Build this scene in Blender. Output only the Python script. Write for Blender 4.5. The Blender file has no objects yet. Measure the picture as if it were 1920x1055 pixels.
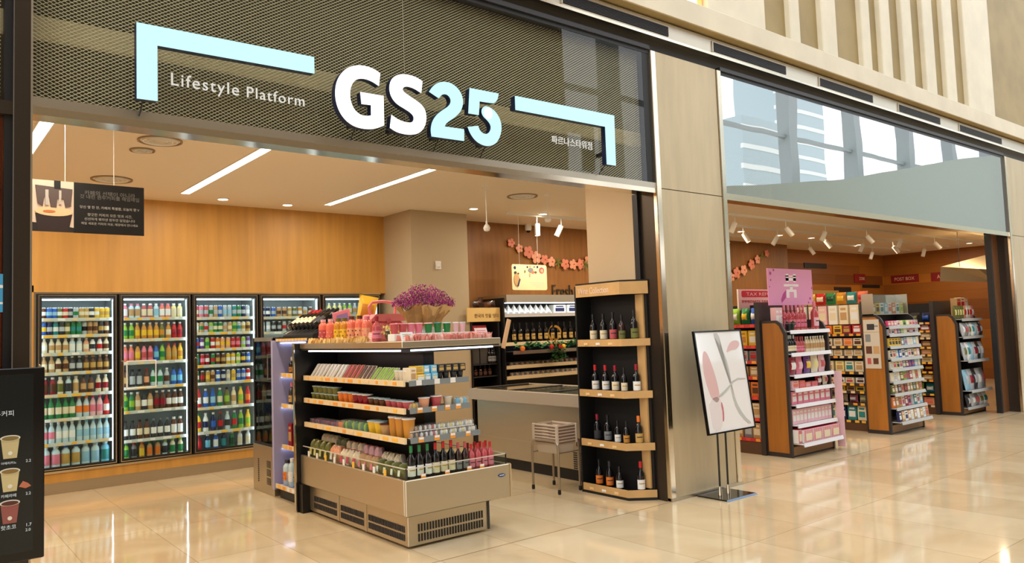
import bpy, bmesh, math, random
from mathutils import Vector, Matrix
random.seed(7)
SC = bpy.context.scene
COL = SC.collection
PI = math.pi

# ------------------------------------------------------------------ camera, sky, exposure
yaw, pitch, roll = 0.675839812, 0.0638123307, -0.0351914686
fw = Vector((math.sin(yaw)*math.cos(pitch), math.cos(yaw)*math.cos(pitch), math.sin(pitch)))
r0 = Vector((math.cos(yaw), -math.sin(yaw), 0)); u0 = r0.cross(fw)
rt = math.cos(roll)*r0 + math.sin(roll)*u0; up = -math.sin(roll)*r0 + math.cos(roll)*u0
cam_data = bpy.data.cameras.new('camera'); cam = bpy.data.objects.new('camera', cam_data); COL.objects.link(cam)
M = Matrix((rt, up, -fw)).transposed().to_4x4(); M.translation = Vector((0, 0, 1.55)); cam.matrix_world = M
cam_data.sensor_width = 36; cam_data.sensor_fit = 'HORIZONTAL'; cam_data.lens = 1441.964/1920*36
cam_data.clip_end = 300
SC.camera = cam
SC.view_settings.view_transform = 'Standard'; SC.view_settings.look = 'None'
SC.view_settings.gamma = 1; SC.view_settings.exposure = 0.0
SC.view_settings.use_curve_mapping = False
W = bpy.data.worlds.new('world'); SC.world = W; W.use_nodes = True
bg = W.node_tree.nodes['Background']; bg.inputs[0].default_value = (0.93, 0.96, 1.0, 1); bg.inputs[1].default_value = 2.4

def area_light(name, loc, size, power, color, rot=(0, 0, 0), sy=None, spread=PI):
    d = bpy.data.lights.new(name, 'AREA'); d.energy = power; d.color = color; d.size = size; d.spread = spread
    if sy: d.shape = 'RECTANGLE'; d.size_y = sy
    o = bpy.data.objects.new(name, d); o.location = loc; o.rotation_euler = rot; COL.objects.link(o); return o
WARM = (1.0, 0.89, 0.73); WARMER = (1.0, 0.78, 0.54); COOL = (0.85, 0.93, 1.0)
ZC = 3.2; YF = 4.53
# the light of the linear ceiling fittings and of the downlights
for x in (-0.6, 0.84, 2.48, 4.18):
    area_light('linear_fitting_light', (x, 6.9, ZC-0.03), 0.09, 40, WARM, sy=3.9)
for x, y in ((7.2, 8.0), (7.6, 5.9)):
    area_light('downlight_light', (x, y, ZC-0.03), 0.14, 24, WARM)
for x in (8.6, 11.0, 13.6, 16.6, 19.0):
    for y in (5.9, 8.0):
        area_light('spot_track_light', (x, y, ZC-0.03), 0.14, 26, WARMER)

# ------------------------------------------------------------------ materials
def lin(c):
    c = c/255.0
    return c/12.92 if c <= 0.04045 else ((c+0.055)/1.055)**2.4
def rgb(c): return (lin(c[0]), lin(c[1]), lin(c[2]), 1)
MATS = {}
def mat(name, color=(200, 200, 200), rough=0.5, metal=0.0, emit=0.0, noise=0.0, scale=20.0, stretch=None, bump=0.0, spec=0.5, alpha=1.0, coat=0.0, color2=None):
    if name in MATS: return MATS[name]
    m = bpy.data.materials.new(name); m.use_nodes = True; nt = m.node_tree; b = nt.nodes['Principled BSDF']
    b.inputs['Base Color'].default_value = rgb(color); b.inputs['Roughness'].default_value = rough
    b.inputs['Metallic'].default_value = metal; b.inputs['Specular IOR Level'].default_value = spec
    b.inputs['Coat Weight'].default_value = coat
    if alpha < 1: b.inputs['Alpha'].default_value = alpha
    if emit: b.inputs['Base Color'].default_value = tuple(v*0.25 for v in rgb(color)[:3])+(1,)
    if emit: b.inputs['Emission Color'].default_value = rgb(color); b.inputs['Emission Strength'].default_value = emit
    if noise or bump or color2:
        tc = nt.nodes.new('ShaderNodeTexCoord'); mp = nt.nodes.new('ShaderNodeMapping'); nz = nt.nodes.new('ShaderNodeTexNoise')
        if stretch: mp.inputs['Scale'].default_value = stretch
        nz.inputs['Scale'].default_value = scale; nz.inputs['Detail'].default_value = 4
        nt.links.new(tc.outputs['Object'], mp.inputs[0]); nt.links.new(mp.outputs[0], nz.inputs['Vector'])
        if noise or color2:
            mx = nt.nodes.new('ShaderNodeMix'); mx.data_type = 'RGBA'
            c2 = color2 or tuple(max(0, v*(1-noise)) for v in color)
            mx.inputs[6].default_value = rgb(color); mx.inputs[7].default_value = rgb(c2)
            cr = nt.nodes.new('ShaderNodeMapRange'); cr.inputs[1].default_value = 0.35; cr.inputs[2].default_value = 0.65
            nt.links.new(nz.outputs['Fac'], cr.inputs[0]); nt.links.new(cr.outputs[0], mx.inputs[0]); nt.links.new(mx.outputs[2], b.inputs['Base Color'])
        if bump:
            bp = nt.nodes.new('ShaderNodeBump'); bp.inputs['Strength'].default_value = bump; bp.inputs['Distance'].default_value = 0.02
            nt.links.new(nz.outputs['Fac'], bp.inputs['Height']); nt.links.new(bp.outputs[0], b.inputs['Normal'])
    MATS[name] = m; return m
def glass(name, tint=(255, 255, 255), refl=1.45, wavy=0.0, gain=1.0):
    """thin pane: clear with a mirror layer that grows towards grazing angles"""
    if name in MATS: return MATS[name]
    m = bpy.data.materials.new(name); m.use_nodes = True; nt = m.node_tree; nt.nodes.clear()
    out = nt.nodes.new('ShaderNodeOutputMaterial'); mx = nt.nodes.new('ShaderNodeMixShader')
    tr = nt.nodes.new('ShaderNodeBsdfTransparent'); gl = nt.nodes.new('ShaderNodeBsdfGlossy'); fr = nt.nodes.new('ShaderNodeFresnel')
    tr.inputs[0].default_value = rgb(tint); gl.inputs['Roughness'].default_value = 0.0; gl.inputs[0].default_value = (gain, gain, gain, 1)
    fr.inputs[0].default_value = refl
    if wavy:
        tc = nt.nodes.new('ShaderNodeTexCoord'); nz = nt.nodes.new('ShaderNodeTexNoise'); nz.inputs['Scale'].default_value = 1.6; nz.inputs['Detail'].default_value = 0.5
        bp = nt.nodes.new('ShaderNodeBump'); bp.inputs['Strength'].default_value = wavy; bp.inputs['Distance'].default_value = 0.02
        nt.links.new(tc.outputs['Object'], nz.inputs['Vector']); nt.links.new(nz.outputs['Fac'], bp.inputs['Height'])
        nt.links.new(bp.outputs[0], gl.inputs['Normal'])
    ge = nt.nodes.new('ShaderNodeNewGeometry'); ff = nt.nodes.new('ShaderNodeMath'); ff.operation = 'SUBTRACT'; ff.inputs[0].default_value = 1
    ml = nt.nodes.new('ShaderNodeMath'); ml.operation = 'MULTIPLY'      # only the outer face of the pane mirrors
    nt.links.new(ge.outputs['Backfacing'], ff.inputs[1]); nt.links.new(fr.outputs[0], ml.inputs[0]); nt.links.new(ff.outputs[0], ml.inputs[1])
    nt.links.new(ml.outputs[0], mx.inputs[0]); nt.links.new(tr.outputs[0], mx.inputs[1]); nt.links.new(gl.outputs[0], mx.inputs[2])
    nt.links.new(mx.outputs[0], out.inputs[0]); MATS[name] = m; return m

def floor_material():
    m = bpy.data.materials.new('polished_marble_tiles'); m.use_nodes = True; nt = m.node_tree; N = nt.nodes; L = nt.links; b = N['Principled BSDF']
    geo = N.new('ShaderNodeNewGeometry'); sep = N.new('ShaderNodeSeparateXYZ'); L.new(geo.outputs['Position'], sep.inputs[0])
    def math_(op, a, v=None, w=None):
        n = N.new('ShaderNodeMath'); n.operation = op
        if isinstance(a, (int, float)): n.inputs[0].default_value = a
        else: L.new(a, n.inputs[0])
        for i, q in ((1, v), (2, w)):
            if q is None: continue
            if isinstance(q, (int, float)): n.inputs[i].default_value = q
            else: L.new(q, n.inputs[i])
        return n.outputs[0]
    def joint(sock, off, pitch_, width):
        a = math_('SUBTRACT', sock, off); a = math_('DIVIDE', a, pitch_)
        f = math_('FRACT', a); d = math_('MINIMUM', f, math_('SUBTRACT', 1.0, f)); d = math_('MULTIPLY', d, pitch_)
        return math_('LESS_THAN', d, width), math_('FLOOR', a)
    j1, i1 = joint(sep.outputs['X'], 1.06, 0.62, 0.0022); j2, i2 = joint(sep.outputs['Y'], YF, 1.24, 0.0025)
    jj = math_('MAXIMUM', j1, j2)
    thr = math_('ABSOLUTE', math_('SUBTRACT', sep.outputs['Y'], YF)); thr = math_('LESS_THAN', thr, 0.006)
    cmb = N.new('ShaderNodeCombineXYZ'); L.new(i1, cmb.inputs[0]); L.new(i2, cmb.inputs[1])
    wn = N.new('ShaderNodeTexWhiteNoise'); wn.noise_dimensions = '2D'; L.new(cmb.outputs[0], wn.inputs['Vector'])
    nz = N.new('ShaderNodeTexNoise'); nz.inputs['Scale'].default_value = 1.3; nz.inputs['Detail'].default_value = 7; nz.inputs['Distortion'].default_value = 1.2
    L.new(geo.outputs['Position'], nz.inputs['Vector'])
    cr = N.new('ShaderNodeValToRGB'); cr.color_ramp.elements[0].color = rgb((203, 178, 138)); cr.color_ramp.elements[1].color = rgb((222, 201, 165))
    cr.color_ramp.elements[0].position = 0.3; cr.color_ramp.elements[1].position = 0.7
    s = math_('ADD', math_('MULTIPLY', nz.outputs['Fac'], 0.75), math_('MULTIPLY', wn.outputs['Value'], 0.25)); L.new(s, cr.inputs[0])
    mx = N.new('ShaderNodeMix'); mx.data_type = 'RGBA'; mx.inputs[7].default_value = rgb((150, 125, 90))
    L.new(math_('MAXIMUM', math_('MULTIPLY', jj, 0.75), thr), mx.inputs[0]); L.new(cr.outputs[0], mx.inputs[6]); L.new(mx.outputs[2], b.inputs['Base Color'])
    b.inputs['Roughness'].default_value = 0.07; b.inputs['Specular IOR Level'].default_value = 0.65
    n2 = N.new('ShaderNodeTexNoise'); n2.inputs['Scale'].default_value = 1.5; n2.inputs['Detail'].default_value = 1; L.new(geo.outputs['Position'], n2.inputs['Vector'])
    bp = N.new('ShaderNodeBump'); bp.inputs['Strength'].default_value = 0.12; bp.inputs['Distance'].default_value = 0.02
    L.new(n2.outputs['Fac'], bp.inputs['Height']); L.new(bp.outputs[0], b.inputs['Normal'])
    return m
def plank_material(name, c1, c2, pw, ph, grain=(1, 1, 12), rough=0.45):
    """wood boards laid on a wall: the colour belongs to each board"""
    m = bpy.data.materials.new(name); m.use_nodes = True; nt = m.node_tree; N = nt.nodes; L = nt.links; b = N['Principled BSDF']
    geo = N.new('ShaderNodeNewGeometry'); mp = N.new('ShaderNodeMapping'); mp.vector_type = 'POINT'
    mp.inputs['Rotation'].default_value = (-PI/2, 0, 0); L.new(geo.outputs['Position'], mp.inputs[0])
    br = N.new('ShaderNodeTexBrick'); br.inputs['Scale'].default_value = 1; br.inputs['Brick Width'].default_value = pw; br.inputs['Row Height'].default_value = ph
    br.inputs['Mortar Size'].default_value = 0.002; br.inputs['Color1'].default_value = rgb(c1); br.inputs['Color2'].default_value = rgb(c2)
    br.inputs['Mortar'].default_value = rgb(tuple(v*0.6 for v in c2)); L.new(mp.outputs[0], br.inputs['Vector'])
    mp2 = N.new('ShaderNodeMapping'); mp2.inputs['Scale'].default_value = grain; L.new(geo.outputs['Position'], mp2.inputs[0])
    nz = N.new('ShaderNodeTexNoise'); nz.inputs['Scale'].default_value = 3; nz.inputs['Detail'].default_value = 6; L.new(mp2.outputs[0], nz.inputs['Vector'])
    mx = N.new('ShaderNodeMix'); mx.data_type = 'RGBA'; mx.blend_type = 'MULTIPLY'; mx.inputs[0].default_value = 0.35
    L.new(br.outputs[0], mx.inputs[6]); L.new(nz.outputs['Color'], mx.inputs[7]); L.new(mx.outputs[2], b.inputs['Base Color'])
    b.inputs['Roughness'].default_value = rough
    MATS[name] = m; return m

FLOOR = floor_material()
CEIL = mat('warm_white_ceiling_paint', (236, 222, 198), 0.8)
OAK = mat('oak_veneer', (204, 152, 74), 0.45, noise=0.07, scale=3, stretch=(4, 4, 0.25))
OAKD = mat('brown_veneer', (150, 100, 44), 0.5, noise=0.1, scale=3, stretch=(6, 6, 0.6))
PLANK = plank_material('walnut_boards', (186, 116, 32), (124, 70, 16), 2.4, 0.24)
GREYW = mat('taupe_paint', (186, 168, 138), 0.7)
BEIGEW = mat('beige_column_paint', (205, 180, 145), 0.7)
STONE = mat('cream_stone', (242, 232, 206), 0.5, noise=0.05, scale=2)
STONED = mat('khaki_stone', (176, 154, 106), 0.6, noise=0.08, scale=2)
CHROME = mat('polished_steel', (222, 210, 188), 0.16, 1.0)
STEEL = mat('brushed_steel', (200, 190, 172), 0.34, 1.0, bump=0.02, scale=60, stretch=(1, 1, 30))
CLAD = mat('champagne_metal_panel', (212, 194, 158), 0.42, 0.3, noise=0.05, scale=2.0, stretch=(5, 5, 0.7))
FRAMED = mat('dark_bronze_frame', (74, 64, 54), 0.3, 0.7)
BLACK = mat('black_powder_coat', (18, 18, 20), 0.45)
BLACKG = mat('black_gloss', (12, 12, 13), 0.12)
DGREY = mat('charcoal_metal', (58, 57, 60), 0.45, 0.3)
FRIDGE = mat('stainless_panel', (196, 184, 160), 0.30, 0.85, bump=0.01, scale=30, stretch=(30, 1, 1))
WHITE = mat('white_enamel', (235, 235, 230), 0.4)
LINER = mat('cooler_liner', (196, 206, 205), 0.35)
LIPW = mat('cream_price_rail', (232, 208, 164), 0.4)
LIPG = mat('grey_price_rail', (130, 138, 140), 0.35)
LIPWH = mat('white_price_rail', (238, 236, 238), 0.3)
TAGY = mat('yellow_price_tag', (244, 190, 70), 0.5)
TAGO = mat('orange_price_tag', (240, 160, 60), 0.5)
TAGW = mat('white_price_tag', (242, 240, 236), 0.5)
TAGR = mat('red_price_tag', (226, 70, 56), 0.5)
LEDW = mat('white_led', (235, 244, 255), 0.5, emit=8)
LEDS = mat('soft_led', (225, 235, 255), 0.5, emit=4)
LINL = mat('ceiling_led', (255, 240, 215), 0.5, emit=9)
DOWNL = mat('downlight_lens', (255, 238, 205), 0.5, emit=14)
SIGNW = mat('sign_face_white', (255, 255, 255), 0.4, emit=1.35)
SIGNC = mat('sign_face_pale_cyan', (186, 240, 250), 0.4, emit=1.1)
SIGNS = mat('sign_side_navy', (16, 26, 58), 0.4)
PMESH = mat('expanded_metal', (230, 216, 184), 0.5, 0.0)
VOID = mat('dark_void', (84, 74, 58), 0.8)
VOIDG = mat('grey_green_void', (150, 160, 148), 0.7)
GLS = glass('clear_glass', (250, 255, 252), 1.35)
GLF = glass('facade_glass', (246, 248, 244), 1.5, 0.04, 0.85)
GLF2 = glass('facade_glass_green', (214, 226, 216), 9.0, 0.05, 1.0)
GLD = glass('cooler_door_glass', (244, 250, 250), 1.3)

# ------------------------------------------------------------------ mesh helpers
class MB:
    """collects shapes into one mesh"""
    def __init__(s): s.v = []; s.f = []; s.mi = []; s.mats = []
    def m(s, material):
        if material not in s.mats: s.mats.append(material)
        return s.mats.index(material)
    def poly(s, vs, fs, material):
        k = len(s.v); i = s.m(material); s.v += [tuple(p) for p in vs]
        for f in fs: s.f.append(tuple(k+a for a in f)); s.mi.append(i)
        return s
    def box(s, x0, x1, y0, y1, z0, z1, material, bev=0.0):
        if x0 > x1: x0, x1 = x1, x0
        if y0 > y1: y0, y1 = y1, y0
        if z0 > z1: z0, z1 = z1, z0
        bv = min(bev, (x1-x0)*0.45, (y1-y0)*0.45, (z1-z0)*0.45)
        if bv <= 0:
            return s.poly([(x, y, z) for z in (z0, z1) for x, y in ((x0, y0), (x1, y0), (x1, y1), (x0, y1))],
                          [(3, 2, 1, 0), (4, 5, 6, 7), (0, 1, 5, 4), (1, 2, 6, 5), (2, 3, 7, 6), (3, 0, 4, 7)], material)
        def ring(z, i): return [(x0+i+(bv if a else 0), y0+i+(0 if a else bv), z) if q == 0 else
                                (x1-i-(bv if a else 0), y0+i+(0 if a else bv), z) if q == 1 else
                                (x1-i-(bv if a else 0), y1-i-(0 if a else bv), z) if q == 2 else
                                (x0+i+(bv if a else 0), y1-i-(0 if a else bv), z) for q, a in ((0, 0), (0, 1), (1, 1), (1, 0), (2, 0), (2, 1), (3, 1), (3, 0))]
        R = ring(z0, bv*0.7) + ring(z0+bv, 0) + ring(z1-bv, 0) + ring(z1, bv*0.7)
        fs = [tuple(range(7, -1, -1)), tuple(range(24, 32))]
        for l in range(3):
            for i in range(8): fs.append((l*8+i, l*8+(i+1) % 8, l*8+8+(i+1) % 8, l*8+8+i))
        return s.poly(R, fs, material)
    def prism(s, pts, a0, a1, axis, material):
        """pts: 2D outline extruded along axis ('x','y','z') from a0 to a1"""
        n = len(pts)
        def P(p, a): return {'y': (p[0], a, p[1]), 'x': (a, p[0], p[1]), 'z': (p[0], p[1], a)}[axis]
        vs = [P(p, a0) for p in pts] + [P(p, a1) for p in pts]
        return s.poly(vs, [tuple(range(n-1, -1, -1)), tuple(range(n, 2*n))] + [(i, (i+1) % n, n+(i+1) % n, n+i) for i in range(n)], material)
    def lathe(s, prof, material, cx=0, cy=0, seg=12, mats=None, axis='z', z0=0, cap=True):
        """prof: [(r,z)] bottom to top; mats: material per step"""
        k = len(s.v)
        for r, z in prof:
            for i in range(seg):
                a = 2*PI*i/seg; p = (r*math.cos(a), r*math.sin(a), z)
                if axis == 'x': p = (p[2], p[0], p[1])
                if axis == 'y': p = (p[0], -p[2], p[1])
                s.v.append((cx+p[0], cy+p[1], z0+p[2]))
        for j in range(len(prof)-1):
            i_ = s.m(mats[j] if mats else material)
            for i in range(seg):
                s.f.append((k+j*seg+i, k+j*seg+(i+1) % seg, k+(j+1)*seg+(i+1) % seg, k+(j+1)*seg+i)); s.mi.append(i_)
        if cap:
            s.f.append(tuple(k+i for i in range(seg-1, -1, -1))); s.mi.append(s.m(mats[0] if mats else material))
            t = k+(len(prof)-1)*seg; s.f.append(tuple(t+i for i in range(seg))); s.mi.append(s.m(mats[-1] if mats else material))
        return s
    def tube(s, path, r, material, seg=8):
        k = len(s.v); i_ = s.m(material); n = len(path); path = [Vector(p) for p in path]
        prev = None
        for j, p in enumerate(path):
            t = (path[min(j+1, n-1)]-path[max(j-1, 0)]).normalized()
            ref = Vector((0, 0, 1)) if abs(t.z) < 0.9 else Vector((1, 0, 0))
            a = t.cross(ref).normalized() if prev is None else (prev-t*prev.dot(t)).normalized()
            prev = a; b = t.cross(a)
            for i in range(seg):
                w = 2*PI*i/seg; s.v.append(tuple(p+a*r*math.cos(w)+b*r*math.sin(w)))
        for j in range(n-1):
            for i in range(seg): s.f.append((k+j*seg+i, k+j*seg+(i+1) % seg, k+(j+1)*seg+(i+1) % seg, k+(j+1)*seg+i)); s.mi.append(i_)
        s.f.append(tuple(k+i for i in range(seg))); s.mi.append(i_)
        s.f.append(tuple(k+(n-1)*seg+i for i in range(seg-1, -1, -1))); s.mi.append(i_)
        return s
    def grid(s, fn, nu, nv, material):
        k = len(s.v); i_ = s.m(material)
        for j in range(nv+1):
            for i in range(nu+1): s.v.append(tuple(fn(i/nu, j/nv)))
        for j in range(nv):
            for i in range(nu): a = k+j*(nu+1)+i; s.f.append((a, a+1, a+nu+2, a+nu+1)); s.mi.append(i_)
        return s
    def mesh(s, name, smooth=False):
        me = bpy.data.meshes.new(name); me.from_pydata(s.v, [], s.f)
        for m_ in s.mats: me.materials.append(m_)
        me.polygons.foreach_set('material_index', s.mi)
        bm = bmesh.new(); bm.from_mesh(me); bmesh.ops.recalc_face_normals(bm, faces=bm.faces); bm.to_mesh(me); bm.free()
        if smooth:
            me.polygons.foreach_set('use_smooth', [True]*len(me.polygons))
            try: me.set_sharp_from_angle(angle=math.radians(42))
            except Exception: pass
        return me
    def build(s, name, parent=None, smooth=False, label=None):
        o = bpy.data.objects.new(name, s.mesh(name, smooth)); COL.objects.link(o)
        if parent is not None: o.parent = parent
        if label: o['label'] = label
        return o
def thing(name, label, cat, loc=(0, 0, 0), rz=0.0, group=None):
    o = bpy.data.objects.new(name, None); o.location = loc; o.rotation_euler = (0, 0, rz); COL.objects.link(o)
    return tag(o, label, cat, group)
def tag(o, label, cat, group=None):
    o['label'] = label; o['category'] = cat
    if group: o['group'] = group
    return o
def struct(name, mb, smooth=False):
    o = mb.build(name, None, smooth); o['kind'] = 'structure'; return o
def sbox(name, *a, bev=0.0): return struct(name, MB().box(*a, bev=bev))
def chaikin(L, n=2):
    for _ in range(n):
        out = []; k = len(L)
        for i, p in enumerate(L):
            if len(p) > 2: out.append(p); continue
            a, b = L[i-1], L[(i+1) % k]
            out.append((p[0]*0.75+a[0]*0.25, p[1]*0.75+a[1]*0.25)); out.append((p[0]*0.75+b[0]*0.25, p[1]*0.75+b[1]*0.25))
        L = out
    return [(p[0], p[1]) for p in L]
def fill_mesh(name, outline, y0, y1, face, side, axis='y'):
    """extruded outline with a triangulated front (towards -y) in its own material"""
    bm = bmesh.new(); f0 = [bm.verts.new((p[0], y0, p[1])) for p in outline]; f1 = [bm.verts.new((p[0], y1, p[1])) for p in outline]
    n = len(outline); a = bm.faces.new(f0); b = bm.faces.new(f1[::-1]); b.material_index = 1
    for i in range(n):
        q = bm.faces.new((f0[i], f0[(i+1) % n], f1[(i+1) % n], f1[i])); q.material_index = 1
    bm.normal_update(); bmesh.ops.triangulate(bm, faces=[a, b], ngon_method='EAR_CLIP'); bmesh.ops.recalc_face_normals(bm, faces=bm.faces)
    me = bpy.data.meshes.new(name); bm.to_mesh(me); bm.free(); me.materials.append(face); me.materials.append(side)
    return me
def text(name, body, size, loc, rot, material, parent=None, ext=0.002, width=None, align='LEFT', off=0.0, height=None, space=1.0):
    cu = bpy.data.curves.new(name, 'FONT'); cu.body = body; cu.size = size; cu.extrude = ext; cu.offset = off
    cu.align_x = align; cu.space_character = space; cu.resolution_u = 3
    o = bpy.data.objects.new(name, cu); COL.objects.link(o); bpy.context.view_layer.update()
    dg = bpy.context.evaluated_depsgraph_get(); me = bpy.data.meshes.new_from_object(o.evaluated_get(dg))
    bpy.data.objects.remove(o); me.materials.clear(); me.materials.append(material)
    o = bpy.data.objects.new(name, me); COL.objects.link(o)
    xs = [v.co.x for v in me.vertices] or [0, 1]
    if width: k = width/max(1e-6, max(xs)-min(xs)); o.scale = (k, k if height is None else 1, 1)
    if height:
        ys = [v.co.y for v in me.vertices]; o.scale.y = height/max(1e-6, max(ys)-min(ys))
    o.location = loc; o.rotation_euler = rot
    if parent is not None: o.parent = parent
    return o
FRONT = (PI/2, 0, 0)                 # a sheet standing up and facing -y
SIDE = (PI/2, 0, -PI/2)              # facing -x

ORD = ['first', 'second', 'third', 'fourth', 'fifth', 'sixth', 'seventh', 'eighth', 'ninth', 'tenth', 'eleventh', 'twelfth', 'thirteenth',
       'fourteenth', 'fifteenth', 'sixteenth', 'seventeenth', 'eighteenth', 'nineteenth', 'twentieth', 'twenty-first', 'twenty-second',
       'twenty-third', 'twenty-fourth', 'twenty-fifth', 'twenty-sixth', 'twenty-seventh', 'twenty-eighth', 'twenty-ninth', 'thirtieth',
       'thirty-first', 'thirty-second']

# ------------------------------------------------------------------ product meshes
PAL = {'blue': (40, 96, 190), 'pale blue': (150, 200, 225), 'navy': (28, 36, 84), 'red': (196, 34, 38), 'crimson': (150, 20, 40), 'pink': (232, 128, 150),
       'pale pink': (238, 190, 196), 'hot pink': (220, 64, 120), 'orange': (236, 126, 44), 'amber': (206, 140, 50), 'yellow': (240, 196, 50), 'pale yellow': (236, 224, 150),
       'lime': (150, 196, 60), 'green': (40, 130, 70), 'dark green': (22, 70, 44), 'teal': (46, 140, 140), 'cream': (236, 222, 190), 'white': (240, 240, 236),
       'silver': (186, 192, 196), 'grey': (130, 132, 134), 'charcoal': (52, 52, 56), 'black': (16, 15, 18), 'brown': (96, 56, 34), 'dark brown': (50, 28, 22), 'tan': (198, 156, 104),
       'purple': (110, 60, 130), 'clear': (196, 220, 226), 'gold': (196, 158, 84), 'coral': (236, 120, 96), 'peach': (240, 170, 130), 'olive': (110, 112, 50), 'sky blue': (120, 196, 228), 'rose': (196, 84, 88)}
def pm(c, rough=0.3): return mat('plastic_'+c.replace(' ', '_')+('' if rough == 0.3 else '_%d' % int(rough*100)), PAL[c], rough, coat=0.0)
CLEARP = mat('clear_plastic_shell', (235, 238, 236), 0.15, alpha=0.13)
PROTO = {}
def proto(key):
    """key = (shape, *dims/colours) -> list of (part name or None, mesh)"""
    if key in PROTO: return PROTO[key]
    sh = key[0]; parts = []
    if sh == 'can':      # body, label
        _, r, h, c, c2 = key; b = pm(c); l = pm(c2); sv = mat('aluminium', (200, 204, 206), 0.25, 0.9)
        m = MB().lathe([(r*.8, 0), (r, .008), (r, h*.3), (r, h*.62), (r, h-.012), (r*.82, h-.002), (r*.8, h)], b, seg=12, mats=[sv, b, l, b, sv, sv])
        parts = [(None, m.mesh('drink_can', True))]
    elif sh == 'bot':    # plastic bottle: body, label, cap in one mesh (seen at a few pixels)
        _, r, h, c, c2, c3 = key; b = pm(c); l = pm(c2); k = pm(c3)
        m = MB().lathe([(r*.85, 0), (r, .01), (r, h*.22), (r*1.01, h*.23), (r*1.01, h*.55), (r, h*.56), (r*.9, h*.68), (r*.42, h*.86), (r*.42, h*.9), (r*.5, h*.9), (r*.5, h), (0.001, h)],
                       b, seg=12, mats=[b, b, b, l, l, b, b, b, b, k, k])
        parts = [(None, m.mesh('drink_bottle', True))]
    elif sh == 'jug':    # wide-shouldered bottle
        _, r, h, c, c2, c3 = key; b = pm(c); l = pm(c2); k = pm(c3)
        m = MB().lathe([(r*.9, 0), (r, .01), (r, h*.15), (r*1.01, h*.16), (r*1.01, h*.6), (r, h*.62), (r*.95, h*.74), (r*.5, h*.85), (r*.5, h*.88), (r*.6, h*.88), (r*.6, h), (0.001, h)],
                       b, seg=12, mats=[b, b, b, l, l, b, b, b, b, k, k])
        parts = [(None, m.mesh('drink_bottle', True))]
    elif sh == 'wine':   # glass bottle with its label and foil capsule as parts
        _, r, h, c, c2, c3 = key
        g = mat('bottle_glass_'+c.replace(' ', '_'), PAL[c], 0.06, coat=0.3); l = pm(c2, 0.6); k = pm(c3, 0.35)
        m = MB().lathe([(r*.9, 0), (r, .006), (r, h*.56), (r*.93, h*.63), (r*.45, h*.73), (r*.36, h*.76), (r*.36, h*.985), (.001, h*.985)], g, seg=16)
        parts = [('glass', m.mesh('glass', True))]
        n = 10; a0, a1 = -PI/2-1.25, -PI/2+1.25; q = MB()
        q.grid(lambda u, v: ((r+.0012)*math.cos(a0+(a1-a0)*u), (r+.0012)*math.sin(a0+(a1-a0)*u), h*(.13+.30*v)), n, 1, l)
        q.grid(lambda u, v: ((r+.0018)*math.cos(a0+.5+(a1-a0-1)*u), (r+.0018)*math.sin(a0+.5+(a1-a0-1)*u), h*(.29+.035*v)), 8, 1, pm('gold' if c2 in ('cream', 'white') else 'charcoal', 0.5))
        parts.append(('label', q.mesh('label', True)))
        q = MB().lathe([(r*.40, h*.80), (r*.40, h*.985), (r*.38, h), (.001, h)], k, seg=12); parts.append(('capsule', q.mesh('capsule', True)))
    elif sh == 'juice':  # near juice bottle: body, label, cap
        _, r, h, c, c2, c3 = key; b = pm(c, 0.12); l = pm(c2); k = pm(c3)
        m = MB().lathe([(r*.85, 0), (r, .01), (r, h*.70), (r*.9, h*.78), (r*.5, h*.86), (r*.5, h*.9), (.001, h*.9)], b, seg=16); parts = [('body', m.mesh('body', True))]
        q = MB().grid(lambda u, v: ((r+.001)*math.cos(-PI/2-1.1+2.2*u), (r+.001)*math.sin(-PI/2-1.1+2.2*u), h*(.2+.35*v)), 10, 1, l)
        for i in range(5):
            a = -PI/2-.9+.45*i; zz = h*(.28+.16*(i % 2)); x, y = (r+.002)*math.cos(a), (r+.002)*math.sin(a)
            q.lathe([(.006, 0), (.006, .002), (.001, .002)], k, x, y, 6, axis='y', z0=zz)
        parts.append(('label', q.mesh('label', True)))
        q = MB().lathe([(r*.56, h*.88), (r*.58, h), (.001, h)], k, seg=14); parts.append(('cap', q.mesh('cap', True)))
    elif sh == 'box':    # carton with a printed panel
        _, w, d, h, c, c2 = key; b = pm(c, 0.5); l = pm(c2, 0.5)
        m = MB().box(-w/2, w/2, -d/2, d/2, 0, h, b, 0.002)
        m.box(-w*.36, w*.36, -d/2-.0012, -d/2+.001, h*.22, h*.62, l); m.box(-w*.3, w*.3, -d/2-.0012, -d/2+.001, h*.74, h*.86, l)
        parts = [(None, m.mesh('carton'))]
    elif sh == 'pouch':  # pillow bag, sealed at top and bottom
        _, w, d, h, c, c2 = key; b = pm(c); l = pm(c2)
        def sf(s_): return lambda u, v: ((u-.5)*w*(1-.08*math.sin(PI*v)), s_*d/2*(math.sin(PI*min(max((v-.07)/.86, 0), 1))**.6)*(math.sin(PI*u)**.5), v*h)
        m = MB().grid(sf(-1), 8, 8, b).grid(sf(1), 8, 8, b)
        m.grid(lambda u, v: ((u-.5)*w*.62, -d/2*(math.sin(PI*(.25+.5*v)))*(math.sin(PI*(.19+.62*u))**.5)-.004, h*(.3+.4*v)), 6, 5, l)
        parts = [(None, m.mesh('snack_pouch', True))]
    elif sh == 'cup':    # tapered pot with a lid
        _, r, h, c, c2 = key; b = pm(c, 0.15); l = pm(c2)
        m = MB().lathe([(r*.72, 0), (r*.8, h*.3), (r*.94, h*.9), (r*1.04, h*.9), (r*1.04, h*.96), (r*.9, h), (.001, h)], b, seg=14, mats=[b, b, b, l, l, l])
        parts = [(None, m.mesh('food_cup', True))]
    elif sh == 'shell':  # clear clamshell tray over food
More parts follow.
